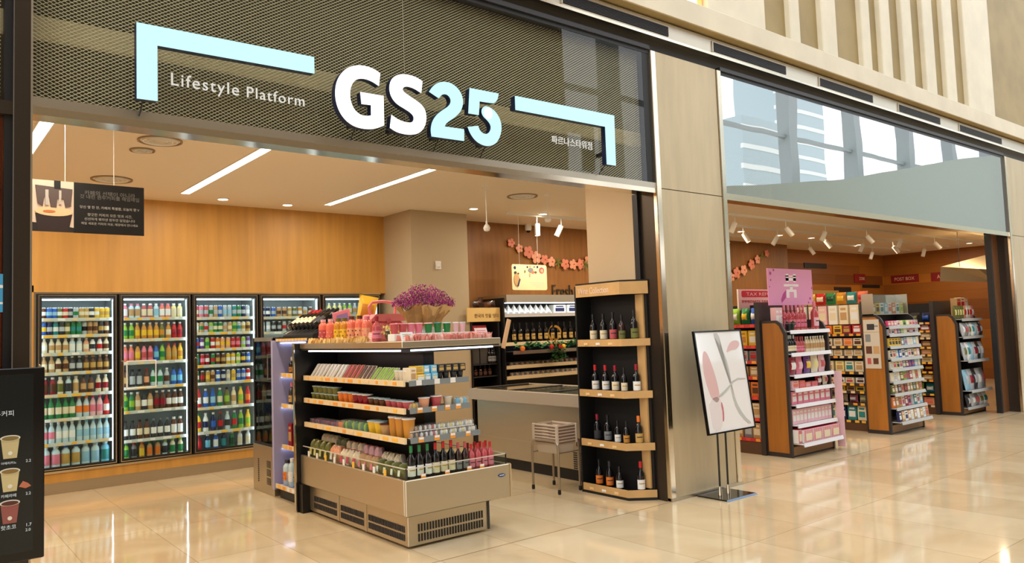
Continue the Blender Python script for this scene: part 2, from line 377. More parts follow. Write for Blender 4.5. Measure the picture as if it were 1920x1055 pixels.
        _, w, d, h, c, c2 = key; b = pm(c, 0.6); l = pm(c2, 0.6)
        m = MB().box(-w/2, w/2, -d/2, d/2, 0, .006, pm('charcoal' if c2 == 'black' else 'white'), .002)
        rr = random.Random(w*1000+h*7777)
        for i in range(3):
            for j in range(2):
                x = (i-1)*w*.28; y = (j-.5)*d*.4; r = w*.165
                m.lathe([(r*.8, .006), (r, h*.3), (r*.95, h*.68), (r*.4, h*.84), (.001, h*.86)], b if (i+j) % 2 else l, x, y, 8)
        m.prism([(-w/2, .006), (w/2, .006), (w*.42, h), (-w*.42, h)], -d*.48, d*.48, 'y', CLEARP)
        parts = [(None, m.mesh('food_tray', True))]
    elif sh == 'wedge':  # triangular sandwich pack
        _, w, d, h, c, c2 = key; b = pm(c, 0.4); l = pm(c2, 0.4)
        m = MB().prism([(-d/2, 0), (d/2, 0), (d/2, h)], -w/2, w/2, 'x', b)
        m.prism([(-d*.30, h*.19-.0), (-d*.26, h*.19), (d*.30, h*.76), (d*.26, h*.76)], -w*.5-.001, w*.5+.001, 'x', l)
        m.prism([(-d/2-.001, h*.02), (-d/2+.006, h*.02), (d/2-.004, h*.98), (d/2-.012, h*.98)], -w*.32, w*.32, 'x', l)
        parts = [(None, m.mesh('sandwich_pack'))]
    elif sh == 'bag':    # soft pack standing with folded top and a tag
        _, w, d, h, c, c2 = key; b = pm(c); l = pm(c2)
        rr_ = (w*7+h*13) % 1.0
        def sf(s_): return lambda u, v: ((u-.5)*w*(1-.5*v**2.2)+.006*math.sin(9*v+6*u+rr_*9), s_*d*.8*max(0, math.sin(PI*(.12+.86*(1-v)**.8)))**.7*(max(0, math.sin(PI*u))**.4)+.012*v*math.sin(8*u+5*rr_)+.004*math.sin(14*u+11*v), v*h)
        m = MB().grid(sf(-1), 10, 8, b).grid(sf(1), 10, 8, b)
        m.box(-w*.22, w*.16, -d*.8-.006, -d*.8-.003, h*.15, h*.55, l).box(-w*.10, w*.06, -.02, .02, h*.93, h*1.02, l)
        parts = [(None, m.mesh('salad_bag', True))]
    elif sh == 'tent':   # white folded pack
        _, w, d, h, c, c2 = key
        m = MB().poly([(-w/2, -d/2, 0), (w/2, -d/2, 0), (w/2, d/2, 0), (-w/2, d/2, 0), (0, 0, h)], [(3, 2, 1, 0), (0, 1, 4), (1, 2, 4), (2, 3, 4), (3, 0, 4)], pm(c, .4))
        m.box(-w*.2, w*.2, -d/2-.004, -d/2+.002, 0, h*.2, pm(c2)); parts = [(None, m.mesh('rice_pack'))]
    PROTO[key] = parts; return parts
def put(key, name, cat, label, loc, rz=0.0, group=None, tilt=0.0, scale=1.0):
    """place one product: parts become children, a one-mesh product is the thing itself"""
    P = proto(key)
    if len(P) == 1 and P[0][0] is None:
        o = bpy.data.objects.new(name, P[0][1])
    else:
        o = bpy.data.objects.new(name, None)
    COL.objects.link(o); o.location = loc; o.rotation_euler = (tilt, 0, rz); o.scale = (scale,)*3
    tag(o, label, cat, group)
    if P[0][0] is not None:
        for n_, me in P:
            c = bpy.data.objects.new(n_, me); COL.objects.link(c); c.parent = o
    return o
def row(specs, name, cat, place, p0, p1, rz=0.0, group=None, frm='from left', tilt=0.0, jit=0.004, span=None):
    """specs: [(key, look)] in order from p0 to p1; label = look, ordinal, place"""
    n = len(specs)
    for i, (key, look) in enumerate(specs):
        t = (i+.5)/n
        loc = tuple(a+(b-a)*t for a, b in zip(p0, p1))
        dx, dy = random.uniform(-jit, jit), random.uniform(-jit, jit)
        put(key, name, cat, '%s, %s %s %s' % (look, ORD[i], frm, place), (loc[0]+dx, loc[1]+dy, loc[2]), rz+random.uniform(-.06, .06), group, tilt)

# ------------------------------------------------------------------ the setting
sbox('floor', -14, 75, -14, 10.6, -0.1, 0, FLOOR)
sbox('ceiling', -2.5, 20.7, 4.68, 10.6, ZC, ZC+0.12, CEIL)
YB = 9.43; YW = 9.24
# wood wall over and under the drink coolers
m = MB(); m.box(-2.5, 5.3, YB, 10.6, 2.13, ZC, OAK); m.box(-2.5, 5.3, YB+0.001, 10.6, 0.124, 0.222, OAK); m.box(-2.5, 5.3, 10.4, 10.6, 0.2, 2.2, OAK); m.box(-2.5, 1.12, YB, 10.6, 0.2, 2.2, OAK)
struct('wall_back', m)
sbox('trim_1', -2.5, 5.3, YB+0.03, YB+0.1, 0, 0.124, STEEL)
m = MB(); m.box(1.12, 5.22, YB-0.012, YB+0.02, 0.222, 0.245, CHROME); m.box(1.12, 5.22, YB-0.012, YB+0.02, 2.112, 2.13, CHROME); m.box(1.12, 1.14, YB-0.012, YB+0.02, 0.245, 2.112, CHROME)
struct('trim_2', m)
sbox('wall_left', -2.6, -2.5, 4.55, 10.6, 0, 4.1, OAK)
sbox('wall_column', 5.3, 6.22, 8.72, 10.6, 0, ZC, GREYW, bev=0.004)
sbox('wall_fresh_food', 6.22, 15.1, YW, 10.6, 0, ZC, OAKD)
sbox('wall_boards', 15.1, 20.7, 9.75, 10.6, 0, ZC, PLANK)
sbox('wall_right', 20.5, 20.7, 4.68, 9.75, 0, ZC, PLANK)
# dark air slots in the board wall
for i, (x0, x1, z0, z1) in enumerate(((16.6, 17.6, 2.78, 2.9), (17.9, 18.7, 2.22, 2.34), (19.3, 20.2, 2.33, 2.41))):
    g = MB().box(x0, x1, 9.735, 9.752, z0, z1, BLACK)
    for k in range(4): g.box(x0, x1, 9.725, 9.736, z0+(k+.3)*(z1-z0)/4, z0+(k+.5)*(z1-z0)/4, DGREY)
    tag(g.build('air_grille'), ('dark air grille high on the board wall, nearest the ceiling', 'wide brown air grille on the board wall above the red shelves', 'thin black air grille on the board wall below the red sign')[i], 'grille')
# structural pillar between the two shop fronts
sbox('wall_pillar', 5.35, 6.36, 4.77, 5.46, 0, ZC, BEIGEW, bev=0.004)
m = MB(); m.box(5.33, 6.38, 4.56, 4.77, 0, 4.06, FRAMED)
m.box(5.405, 6.305, YF, 4.565, 0.03, 2.786, CLAD); m.box(5.405, 6.305, YF, 4.565, 2.794, 4.06, CLAD); m.box(5.40, 6.31, YF+0.012, 4.565, 0, 4.06, BLACK)
m.box(5.33, 5.40, YF-0.012, 4.565, 0, 4.06, CHROME, 0.006); m.box(6.31, 6.38, YF-0.012, 4.565, 0, 4.06, CHROME, 0.006)
m.box(5.33, 6.38, YF-0.02, 4.56, 0, 0.03, STEEL)
m.box(5.295, 5.325, 4.73, 4.79, 0, 2.76, BLACK)
struct('wall_cladding', m)
# second pillar, at the far end of the second front
m = MB(); m.box(13.80, 18.5, 4.56, 4.9, 0, 4.06, FRAMED); m.box(13.86, 18.5, YF, 4.565, 0.03, 2.786, CLAD); m.box(13.86, 18.5, YF, 4.565, 2.794, 4.06, CLAD)
m.box(13.78, 13.86, YF-0.012, 4.565, 0, 4.06, CHROME, 0.006); m.box(13.86, 18.5, YF+0.012, 4.565, 0, 4.06, BLACK)
m.box(13.45, 13.50, 4.70, 4.78, 0, 2.78, BLACK); m.box(13.50, 13.80, 4.72, 4.76, 0, 2.78, mat('brown_side_panel', (120, 78, 44), 0.35))
struct('wall_cladding_far', m)
# beams, head frames and jambs of the shop fronts
m = MB(); m.box(0.527, 5.33, YF, YF+0.06, 2.785, 2.835, STEEL); m.box(0.527, 5.33, YF+0.001, YF+0.14, 2.742, 2.785, CHROME); struct('trim_3', m)
m = MB(); m.box(6.38, 13.78, YF, YF+0.06, 2.785, 2.83, CHROME); m.box(6.38, 13.78, YF+0.001, YF+0.14, 2.765, 2.785, CHROME); struct('trim_4', m)
m = MB(); m.box(0.445, 0.527, YF-0.01, YF+0.15, 0, 4.1, FRAMED, 0.004); m.box(0.520, 0.529, YF-0.012, YF+0.0, 0, 4.1, STEEL)
m.box(-2.6, 0.445, YF, YF+0.1, 2.725, 2.795, FRAMED); m.box(0.41, 0.445, YF+0.02, YF+0.1, 0, 4.1, BLACK)
struct('trim_5', m)
m = MB()
for x0, x1 in ((-2.6, 0.445), (0.527, 5.33), (6.38, 13.78)):
    m.box(x0, x1, YF-0.005, YF+0.06, 4.062, 4.10, DGREY); m.box(x0, x1, YF+0.012, YF+0.05, 4.025, 4.062, BLACK)
for x0, x1 in ((5.24, 5.33), (13.70, 13.78)): m.box(x0, x1, YF+0.015, YF+0.05, 2.835, 4.03, BLACK)
m.box(-2.6, 18.5, YF+0.05, YF+0.3, 4.06, 4.40, BLACK)
struct('trim_6', m)
# steel service channel with linear grilles, over the fronts
m = MB(); yc = YF-0.05
m.box(-2.6, 18.5, yc, YF+0.05, 4.172, 4.195, CHROME); m.box(-2.6, 18.5, yc+0.004, YF+0.05, 4.195, 4.325, STEEL); m.box(-2.6, 18.5, yc-0.004, YF+0.05, 4.325, 4.335, STEEL)
struct('trim_7', m)
grp = 'linear grilles in the steel channel over the shop fronts'
for i, (a, b) in enumerate(((0.7, 2.2), (2.6, 3.5), (4.22, 5.55), (6.216, 7.5), (8.18, 9.43), (10.11, 11.36), (12.0, 13.6))):
    g = MB().box(a, b, yc-0.001, yc+0.004, 4.213, 4.305, BLACK)
    for k in range(7): g.box(a, b, yc-0.006, yc, 4.217+k*0.0125, 4.222+k*0.0125, DGREY)
    g.box(a-0.012, a, yc-0.008, yc+0.004, 4.205, 4.312, STEEL)
    tag(g.build('linear_grille'), 'dark linear air grille in the steel channel, %s from the %s' % (ORD[i], 'left end'), 'grille', grp)
# stone ledge and ribbed wall above
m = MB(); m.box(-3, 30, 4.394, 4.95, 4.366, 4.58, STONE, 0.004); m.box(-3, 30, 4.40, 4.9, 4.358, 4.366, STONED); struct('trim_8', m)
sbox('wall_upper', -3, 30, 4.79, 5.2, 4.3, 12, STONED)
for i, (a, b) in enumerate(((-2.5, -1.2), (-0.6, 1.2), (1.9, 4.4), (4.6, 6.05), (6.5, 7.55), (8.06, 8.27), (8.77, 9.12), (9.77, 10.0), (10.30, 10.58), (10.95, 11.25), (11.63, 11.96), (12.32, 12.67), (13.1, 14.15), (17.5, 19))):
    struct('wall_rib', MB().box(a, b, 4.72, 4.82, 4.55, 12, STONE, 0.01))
o = MB().box(6.09, 6.46, 4.76, 4.789, 4.65, 5.3, mat('lamp_glow_amber', (255, 176, 90), 0.5, emit=1.6)).box(6.13, 6.34, 4.73, 4.76, 4.70, 5.2, mat('lamp_shade_white', (255, 236, 200), 0.5, emit=3)).build('wall_lamp')  # amber plate emits: the lamp's light on the recess is painted in
tag(o, 'glowing white wall lamp in the stone niche over the pillar', 'lamp')

# expanded metal panels behind the signboard glass
def mesh_panel(x0, x1, z0, z1, y, px=0.034, pz=0.0205, t=0.0052):
    m = MB(); i_ = m.m(PMESH); nz = int((z1-z0)/pz)+1; nx = int((x1-x0)/px)+1
    for j in range(nz):
        for sgn in (1, -1):
            pts = []
            for i in range(2*nx+1):
                x = x0+i*px/2; d = pz/2 if (i % 2 == 0) else 0
                z = z0+j*pz+(d if sgn > 0 else pz-d if d else pz)
                if sgn > 0: z = z0+j*pz+(0 if i % 2 == 0 else pz/2)
                else: z = z0+j*pz+(pz if i % 2 == 0 else pz/2)
                if x > x1+0.001: break
                pts.append((x, z))
            k = len(m.v)
            for x, z in pts: m.v.append((x, y+0.003, z+t/2+0.001)); m.v.append((x, y-0.002, z-t/2))
            for q in range(len(pts)-1): a = k+2*q; m.f.append((a, a+2, a+3, a+1)); m.mi.append(i_)
    return m
def raw(m, name):
    me = bpy.data.meshes.new(name); me.from_pydata(m.v, [], m.f)
    for q in m.mats: me.materials.append(q)
    return me
for nm, a, b in (('wall_mesh_panel', 0.53, 5.25), ('wall_mesh_panel_left', -1.2, 0.41), ('wall_mesh_panel_far', 6.4, 7.3)):
    o = bpy.data.objects.new(nm, raw(mesh_panel(a, b, 2.835 if nm != 'wall_mesh_panel_far' else 2.83, 4.02 if nm != 'wall_mesh_panel_far' else 3.25, YF+0.075), nm)); COL.objects.link(o); o['kind'] = 'structure'
m = MB(); m.box(-2.6, 5.33, YF+0.20, YF+0.24, 2.80, 4.06, VOID); m.box(6.38, 13.78, YF+0.12, YF+0.24, 2.80, 4.06, VOIDG); struct('wall_signboard_back', m)
struct('window_1', MB().box(0.53, 5.245, YF+0.016, YF+0.024, 2.83, 4.04, GLF))
struct('window_2', MB().box(6.38, 13.71, YF+0.016, YF+0.024, 2.83, 4.04, GLF2))
struct('window_3', MB().box(-1.2, 0.41, YF+0.03, YF+0.036, 2.8, 4.04, GLF).box(-1.2, 0.41, YF+0.03, YF+0.036, 0.1, 2.73, glass('glass_brown_reflection', (150, 110, 80), 1.5)))  # brown reflection in the lower pane is put into its tint
g = MB().box(2.745, 2.749, YF+0.012, YF+0.016, 2.835, 4.04, STEEL); struct('trim_9', g)   # joint between two panes

# the hall behind the viewer, seen in the polished panes: a window wall and a dark bridge
DARKW = mat('hall_wall_brown', (112, 96, 74), 0.7); FR = mat('hall_window_frame', (150, 158, 160), 0.4)
m = MB(); m.box(-14, 17, -9.4, -9, 0, 15, DARKW); m.box(17, 75, -9.4, -9, 0, 3.4, DARKW); m.box(17, 75, -9.4, -9, 14.2, 15, DARKW); struct('wall_hall', m)
m = MB()
for k in range(11): x = 19.3+k*5.6; m.box(x-0.28, x+0.28, -9.5, -8.9, 3.4, 14.2, FR)
for z in (9.6, ): m.box(17, 75, -9.3, -9.1, z-0.07, z+0.07, FR)
struct('window_frame_hall', m)
m = MB(); m.prism([(18, 4.2), (75, 4.2), (75, 14), (45, 9.8), (39.6, 9.0), (33.9, 7.9), (27.6, 6.8), (18, 5.6)], -6.8, -5.8, 'y', mat('bridge_grey', (150, 160, 152), 0.6)); struct('slab_bridge', m)
BLD = mat('tower_glass', (170, 186, 190), 0.3)
for x, y, w, h in ((24, -30, 7, 22), (52, -26, 6, 18), (70, -34, 9, 30)):
    m = MB().box(x, x+w, y-5, y, 0, h, BLD)
    for k in range(int(h/1.6)): m.box(x-.05, x+w+.05, y-.2, y+.05, k*1.6+.9, k*1.6+1.3, mat('tower_band', (226, 230, 226), 0.5))
    struct('wall_tower', m)

# ------------------------------------------------------------------ illuminated sign
SG = dict(
G=[(2.473,3.274,1),(2.426,3.296),(2.37,3.304),(2.31,3.299),(2.245,3.274),(2.197,3.23),(2.161,3.17),(2.147,3.099),(2.153,3.026),(2.18,2.962),(2.221,2.919),(2.273,2.892),(2.338,2.884),(2.404,2.89),(2.454,2.908),(2.493,2.928,1),(2.494,3.126,1),(2.325,3.124,1),(2.332,3.047,1),(2.401,3.05,1),(2.4,2.981,1),(2.362,2.971),(2.318,2.973),(2.279,2.999),(2.256,3.043),(2.249,3.096),(2.257,3.147),(2.281,3.189),(2.319,3.213),(2.368,3.218),(2.418,3.208),(2.461,3.188,1)],
S=[(2.8,3.28,1),(2.745,3.3),(2.685,3.305),(2.626,3.298),(2.572,3.269),(2.544,3.223),(2.54,3.17),(2.557,3.122),(2.596,3.087),(2.654,3.065),(2.695,3.048),(2.721,3.028),(2.725,3.003),(2.711,2.98),(2.681,2.973),(2.634,2.975),(2.587,2.988),(2.551,3.007,1),(2.537,2.919,1),(2.585,2.897),(2.643,2.89),(2.702,2.893),(2.762,2.911),(2.806,2.957),(2.825,3.017),(2.819,3.075),(2.79,3.113),(2.739,3.139),(2.681,3.163),(2.643,3.183),(2.639,3.2),(2.659,3.219),(2.694,3.224),(2.742,3.215),(2.787,3.196,1)],
T=[(2.853,3.216,1),(2.884,3.259),(2.932,3.296),(2.991,3.31),(3.045,3.307),(3.099,3.278),(3.131,3.232),(3.137,3.177),(3.117,3.122),(3.073,3.075),(3.017,3.036),(2.984,3.011),(2.971,2.988,1),(3.137,2.991,1),(3.135,2.907,1),(2.863,2.904,1),(2.857,2.948),(2.869,3.005),(2.906,3.06),(2.96,3.103),(3.009,3.136),(3.031,3.165),(3.032,3.195),(3.012,3.218),(2.982,3.222),(2.955,3.211),(2.931,3.183,1)],
U=[(3.2,3.301,1),(3.461,3.304,1),(3.45,3.259),(3.423,3.227),(3.393,3.222),(3.283,3.218,1),(3.272,3.115,1),(3.182,3.114,1)],
V=[(3.337,3.193),(3.307,3.172),(3.298,3.14),(3.314,3.111),(3.349,3.089),(3.377,3.062),(3.382,3.031),(3.364,2.997),(3.328,2.979),(3.293,2.988),(3.272,3.008),(3.263,3.034,1),(3.172,3.013,1),(3.192,2.969),(3.234,2.923),(3.29,2.899),(3.347,2.894),(3.413,2.917),(3.454,2.967),(3.477,3.028),(3.476,3.087),(3.449,3.141),(3.398,3.181)])
def sign_part(parent, nm, outline, face):
    o = bpy.data.objects.new(nm, fill_mesh(nm, outline, 4.402, 4.452, SIGNS, SIGNS)); COL.objects.link(o); o.parent = parent
    f = bpy.data.objects.new('lit_face', fill_mesh('lit_face', outline, 4.396, 4.402, face, face)); COL.objects.link(f); f.parent = o
    return o
def cable(parent, x, z, h=0.07):
    MB().tube([(x, 4.44, z+.01), (x+.004, 4.50, z-h*.5), (x-.002, 4.515, z-h)], 0.004, BLACK, 6).build('cable', parent)
def mount(parent, x, z): MB().box(x-.015, x+.015, 4.45, 4.547, z-.015, z+.015, BLACK).build('bracket', parent)
for ch, face, lab in (('G', SIGNW, 'big white glowing letter G on the mesh signboard'), ('S', SIGNW, 'big white glowing letter S on the mesh signboard'), ('T', SIGNC, 'pale cyan glowing numeral two on the mesh signboard')):
    t = thing('illuminated_letter', lab, 'sign letter', group=None); sign_part(t, 'letter_box', chaikin(SG[ch], 2), face)
    x = {'G': 2.31, 'S': 2.6, 'T': 2.95}[ch]; mount(t, x, 2.93)
    if ch != 'S': cable(t, x, 2.90)
t = thing('illuminated_letter', 'pale cyan glowing numeral five split in two strokes', 'sign letter')
sign_part(t, 'upper_stroke', chaikin(SG['U'], 2), SIGNC); sign_part(t, 'lower_stroke', chaikin(SG['V'], 2), SIGNC); cable(t, 3.36, 2.90); mount(t, 3.36, 2.93); mount(t, 3.24, 3.2)
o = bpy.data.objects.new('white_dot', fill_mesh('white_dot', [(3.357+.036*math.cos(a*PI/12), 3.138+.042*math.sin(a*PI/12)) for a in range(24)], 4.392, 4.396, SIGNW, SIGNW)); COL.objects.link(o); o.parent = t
t = thing('light_box_bracket', 'L-shaped pale cyan light box over the words Lifestyle Platform', 'sign')
sign_part(t, 'box', [(.992, 3.282), (2.01, 3.292), (2.01, 3.188), (1.096, 3.176), (1.096, 2.866), (.992, 2.864)], SIGNC); cable(t, 1.03, 2.86, .06); mount(t, 1.04, 2.95); mount(t, 1.9, 3.24)
t = thing('light_box_bracket', 'pale cyan light box turning down beside the small white Korean words', 'sign')
sign_part(t, 'box', [(3.62, 3.313), (4.688, 3.322), (4.682, 2.896), (4.578, 2.896), (4.578, 3.212), (3.62, 3.207)], SIGNC); cable(t, 4.60, 2.89, .06); mount(t, 4.62, 3.0); mount(t, 3.7, 3.26)
LETW = mat('white_lettering', (236, 234, 226), 0.5, emit=0.75)  # glow put into the letter colour so the small words stay bright
for wd, x_, w_, lb in (('Lifestyle', 1.197, .385, 'white word Lifestyle under the left cyan light box'), ('Platform', 1.632, .365, 'white word Platform under the left cyan light box')):
    o = text('sign_lettering', wd, 0.12, (x_, YF+0.012, 3.015), FRONT, LETW, ext=0.004, width=w_, off=-0.0006, space=1.14); o.scale.y = o.scale.x
    tag(o, lb, 'sign lettering')
o = text('sign_lettering', '파르나스타워점', 0.075, (4.10, YF+0.012, 3.048), FRONT, LETW, ext=0.003, width=0.452, off=-0.0004); o.scale.y = o.scale.x*1.05
tag(o, 'small white Korean branch name beside the right cyan light box', 'sign lettering')

# ------------------------------------------------------------------ ceiling fittings
for i, (x, y0, y1) in enumerate(((0.84, 4.95, 8.85), (2.48, 4.95, 8.85), (4.18, 4.95, 8.85), (-0.6, 4.95, 8.85))):
    t = thing('linear_ceiling_light', ('slim recessed light line beside the bronze mullion', 'slim recessed light line in the ceiling above the coffee poster side', 'slim recessed light line before the taupe column', 'slim recessed light line seen through the left side pane')[i], 'ceiling light', (x, y0, ZC))
    MB().box(-.045, .045, 0, y1-y0, -.006, .0, LINL).build('diffuser', t); MB().box(-.055, -.045, 0, y1-y0, -.01, 0, WHITE).box(.045, .055, 0, y1-y0, -.01, 0, WHITE).build('rim', t)
def disc_fitting(x, y, r, name, label, cat, group=None, lens=DOWNL, depth=.012):
    t = thing(name, label, cat, (x, y, ZC), 0, group)
    MB().lathe([(r*.80, 0), (r*.82, -depth), (r, -depth*.6), (r, 0)], WHITE, seg=20, cap=False).build('rim', t, True)
    MB().lathe([(r*.8, -.002), (.001, -.003)], lens, seg=20, cap=False).build('lens', t, True)
for x, y, lb in ((6.008, 8.26, 'small lit downlight over the fresh food aisle before the pink garland'), (7.185, 8.2, 'small lit downlight left of the track spotlights in the wine shop'), (2.95, 9.0, 'small lit downlight close to the wood wall between two light lines'), (3.75, 9.05, 'small lit downlight close to the wood wall beside the column')):
    disc_fitting(x, y, .07, 'downlight', lb, 'downlight')
G_DL = 'downlights over the gondola aisles'
for i, (x, y) in enumerate(((11.9, 8.18), (13.2, 8.22), (14.3, 8.2), (19.3, 7.17), (16.8, 8.5))):
    disc_fitting(x, y, .075, 'downlight', 'small lit downlight over the gondola aisles, %s from the pillar' % ORD[i], 'downlight', G_DL)
for x, y, r, lb in ((1.663, 6.6, .17, 'round grey ceiling diffuser near the front left light line'), (1.66, 8.4, .19, 'round ceiling air diffuser above the coffee poster'), (6.0, 7.22, .19, 'round ceiling air diffuser over the wine aisle'), (1.62, 7.0, .10, 'small grey ceiling speaker beside the round diffuser')):
    t = thing('air_diffuser' if r > .12 else 'ceiling_speaker', lb, 'diffuser' if r > .12 else 'speaker', (x, y, ZC))
    m = MB()
    for k in range(4): rr = r*(1-k*.22); m.lathe([(rr, 0), (rr, -.012-.003*k), (rr*.93, -.012-.003*k), (rr*.90, -.002)], WHITE if k else mat('diffuser_ring', (150, 130, 104), .6), seg=28, cap=False)
    m.build('rings', t, True); MB().lathe([(r*.28, -.002), (r*.24, -.016), (.001, -.018)], mat('diffuser_core', (214, 200, 176), .6), seg=20, cap=False).build('core', t, True)
# pendant sensors and the dome camera
for x, y, z, lb in ((5.27, 7.0, 2.74, 'white ball sensor hanging on a thin rod before the garland wall'), (6.21, 7.0, 2.90, 'small white sensor hanging on a rod near the track spotlights')):
    t = thing('pendant_sensor', lb, 'sensor', (x, y, 0)); MB().tube([(0, 0, ZC), (0, 0, z+.03)], .006, WHITE).build('rod', t)
    MB().lathe([(.001, z-.05), (.03, z-.04), (.042, z-.01), (.03, z+.02), (.012, z+.04), (.012, z+.07), (.001, z+.07)], WHITE, seg=14, cap=False).build('head', t, True); MB().lathe([(.04, ZC-.012), (.04, ZC)], WHITE, seg=14).build('ceiling_rose', t)
t = thing('dome_camera', 'small white and black dome camera on the brown wall above the garland', 'camera', (7.70, 9.15, 3.13))
MB().lathe([(.05, .07), (.055, .0), (.04, -.03)], WHITE, seg=16).build('housing', t, True); MB().lathe([(.001, -.065), (.025, -.055), (.036, -.03)], BLACKG, seg=16, cap=False).build('dome', t, True)
# ceiling track with spotlights
def track(x0, x1, y, spots, label, gl):
    t = thing('light_track', label, 'track', (0, 0, 0)); MB().box(x0, x1, y-.018, y+.018, ZC-.035, ZC, WHITE).build('rail', t)
    for i, (x, lit, tilt) in enumerate(spots):
        s = thing('track_spotlight', '%s white cylindrical spotlight, %s from the left on the %s' % ('glowing' if lit else 'angled', ORD[i], gl), 'spotlight', (x, y, ZC-.035), 0, 'track spotlights on the '+gl)
        MB().tube([(0, 0, 0), (0, 0, -.10)], .008, WHITE).build('stem', s)
        h = MB().lathe([(.001, 0), (.038, 0), (.04, -.01), (.04, -.17), (.034, -.172), (.034, -.15)], WHITE, seg=14, cap=False).build('head', s, True); h.location = (0, 0, -.10); h.rotation_euler = tilt
        l = MB().lathe([(.033, -.155), (.001, -.156)], DOWNL if lit else DGREY, seg=14, cap=False).build('lens', h, True)
track(6.6, 8.7, 8.3, ((7.15, True, (0, 0, 0)), (7.62, False, (.3, .35, 0)), (8.3, True, (-.5, -.3, 0))), 'short white ceiling track before the pink garland', 'garland track')
track(9.6, 19.5, 6.9, ((9.9, False, (.3, .3, 0)), (11.28, True, (-.4, -.5, 0)), (12.5, False, (.4, .2, 0)), (13.95, True, (-.5, -.4, 0)), (15.3, False, (.3, .2, 0)), (16.8, True, (-.5, -.5, 0))), 'long white ceiling track nearest the second shop front', 'front track')
track(9.6, 19.5, 7.7, ((11.27, True, (-.4, -.3, 0)), (12.3, False, (.4, .4, 0)), (13.92, True, (-.4, -.5, 0)), (15.4, False, (.4, .2, 0)), (16.7, True, (-.4, -.5, 0)), (18.2, False, (.2, .2, 0))), 'long white ceiling track in the middle of the gondola shop', 'middle track')
track(9.6, 19.5, 8.6, ((10.9, True, (-.3, -.2, 0)), (12.1, False, (.3, .5, 0)), (14.9, True, (-.4, -.4, 0)), (17.6, False, (.2, .3, 0))), 'long white ceiling track farthest from the second shop front', 'rear track')

# ------------------------------------------------------------------ hanging coffee poster
t = thing('hanging_poster', 'two-panel coffee poster hanging on thin wires, photograph left and black panel right', 'poster', (0.60, 6.3, 2.37))
pb = MB().box(0.395, 0.868, 0, .008, 0, .37, BLACK).build('black_panel', t)
ph = MB().box(0, 0.395, 0, .008, 0, .37, mat('photo_cream', (226, 205, 186), .5)).build('photo_panel', t)
q = MB(); q.prism([(.17, -.0), (.36, 0), (.385, .13), (.155, .13)], -.004, .0, 'y', mat('photo_cup', (48, 34, 34), .5)); q.build('printed_cup', ph)
q = MB(); q.prism([(.27+.118*math.cos(a*PI/12), .145+.032*math.sin(a*PI/12)) for a in range(24)], -.007, .0, 'y', mat('photo_foam', (246, 206, 160), .5)); q.prism([(.24+.04*math.cos(a*PI/6), .145+.01*math.sin(a*PI/6)) for a in range(12)], -.009, -.006, 'y', mat('photo_coffee', (206, 120, 70), .5)); q.build('printed_coffee', ph)
q = MB(); dk = mat('photo_machine', (96, 82, 80), .4); q.prism([(.155, .33), (.385, .315), (.375, .19), (.34, .18), (.33, .24), (.29, .24), (.285, .175), (.25, .175), (.24, .25), (.21, .25), (.20, .18), (.17, .2)], -.0095, 0, 'y', dk)
q.box(.27, .31, -.011, 0, .31, .37, BLACK); q.box(.215, .235, -.012, 0, .19, .30, mat('photo_chrome', (200, 190, 184), .3)); q.box(.30, .315, -.012, 0, .2, .30, mat('photo_chrome', (200, 190, 184), .3)); q.build('printed_machine', ph)
q = MB(); q.prism([(0, 0), (.395, 0), (.395, .035), (.30, .05), (0, .075)], -.002, 0, 'y', mat('photo_table', (40, 34, 34), .5)); q.lathe([(.03, 0), (.03, .002)], mat('photo_dot', (92, 76, 74), .5), .03, 0, 14, axis='y', z0=.30); q.build('printed_table', ph)
for i, (s_, y_, b_, c_) in enumerate(((.34, .285, '카페의 선택이 아니라', (120, 116, 112)), (.40, .258, '갓 내린 원두커피를 매일매일', (120, 116, 112)), (.40, .185, '당신 옆 한 잔, 카페의 특별함, 오늘의 향 V', (190, 186, 180)), (.30, .130, '향긋한 커피의 모든 맛과 시간,', (180, 176, 170)), (.34, .098, '신선하게 볶아낸 원두만 담았습니다', (180, 176, 170)), (.38, .066, '매일 새로운 커피의 여유, 매장에서 만나세요', (180, 176, 170)))):
    text('printed_text', b_, .03, (.632-s_/2, -.003, y_), FRONT, mat('print_grey_%d' % c_[0], c_, .6), t, .0005, width=s_)
MB().tube([(.34, .004, .37), (.34, .004, .83)], .0022, WHITE, 5).build('wire', t); MB().tube([(.66, .004, .37), (.66, .004, .83)], .0022, WHITE, 5).build('wire', t)

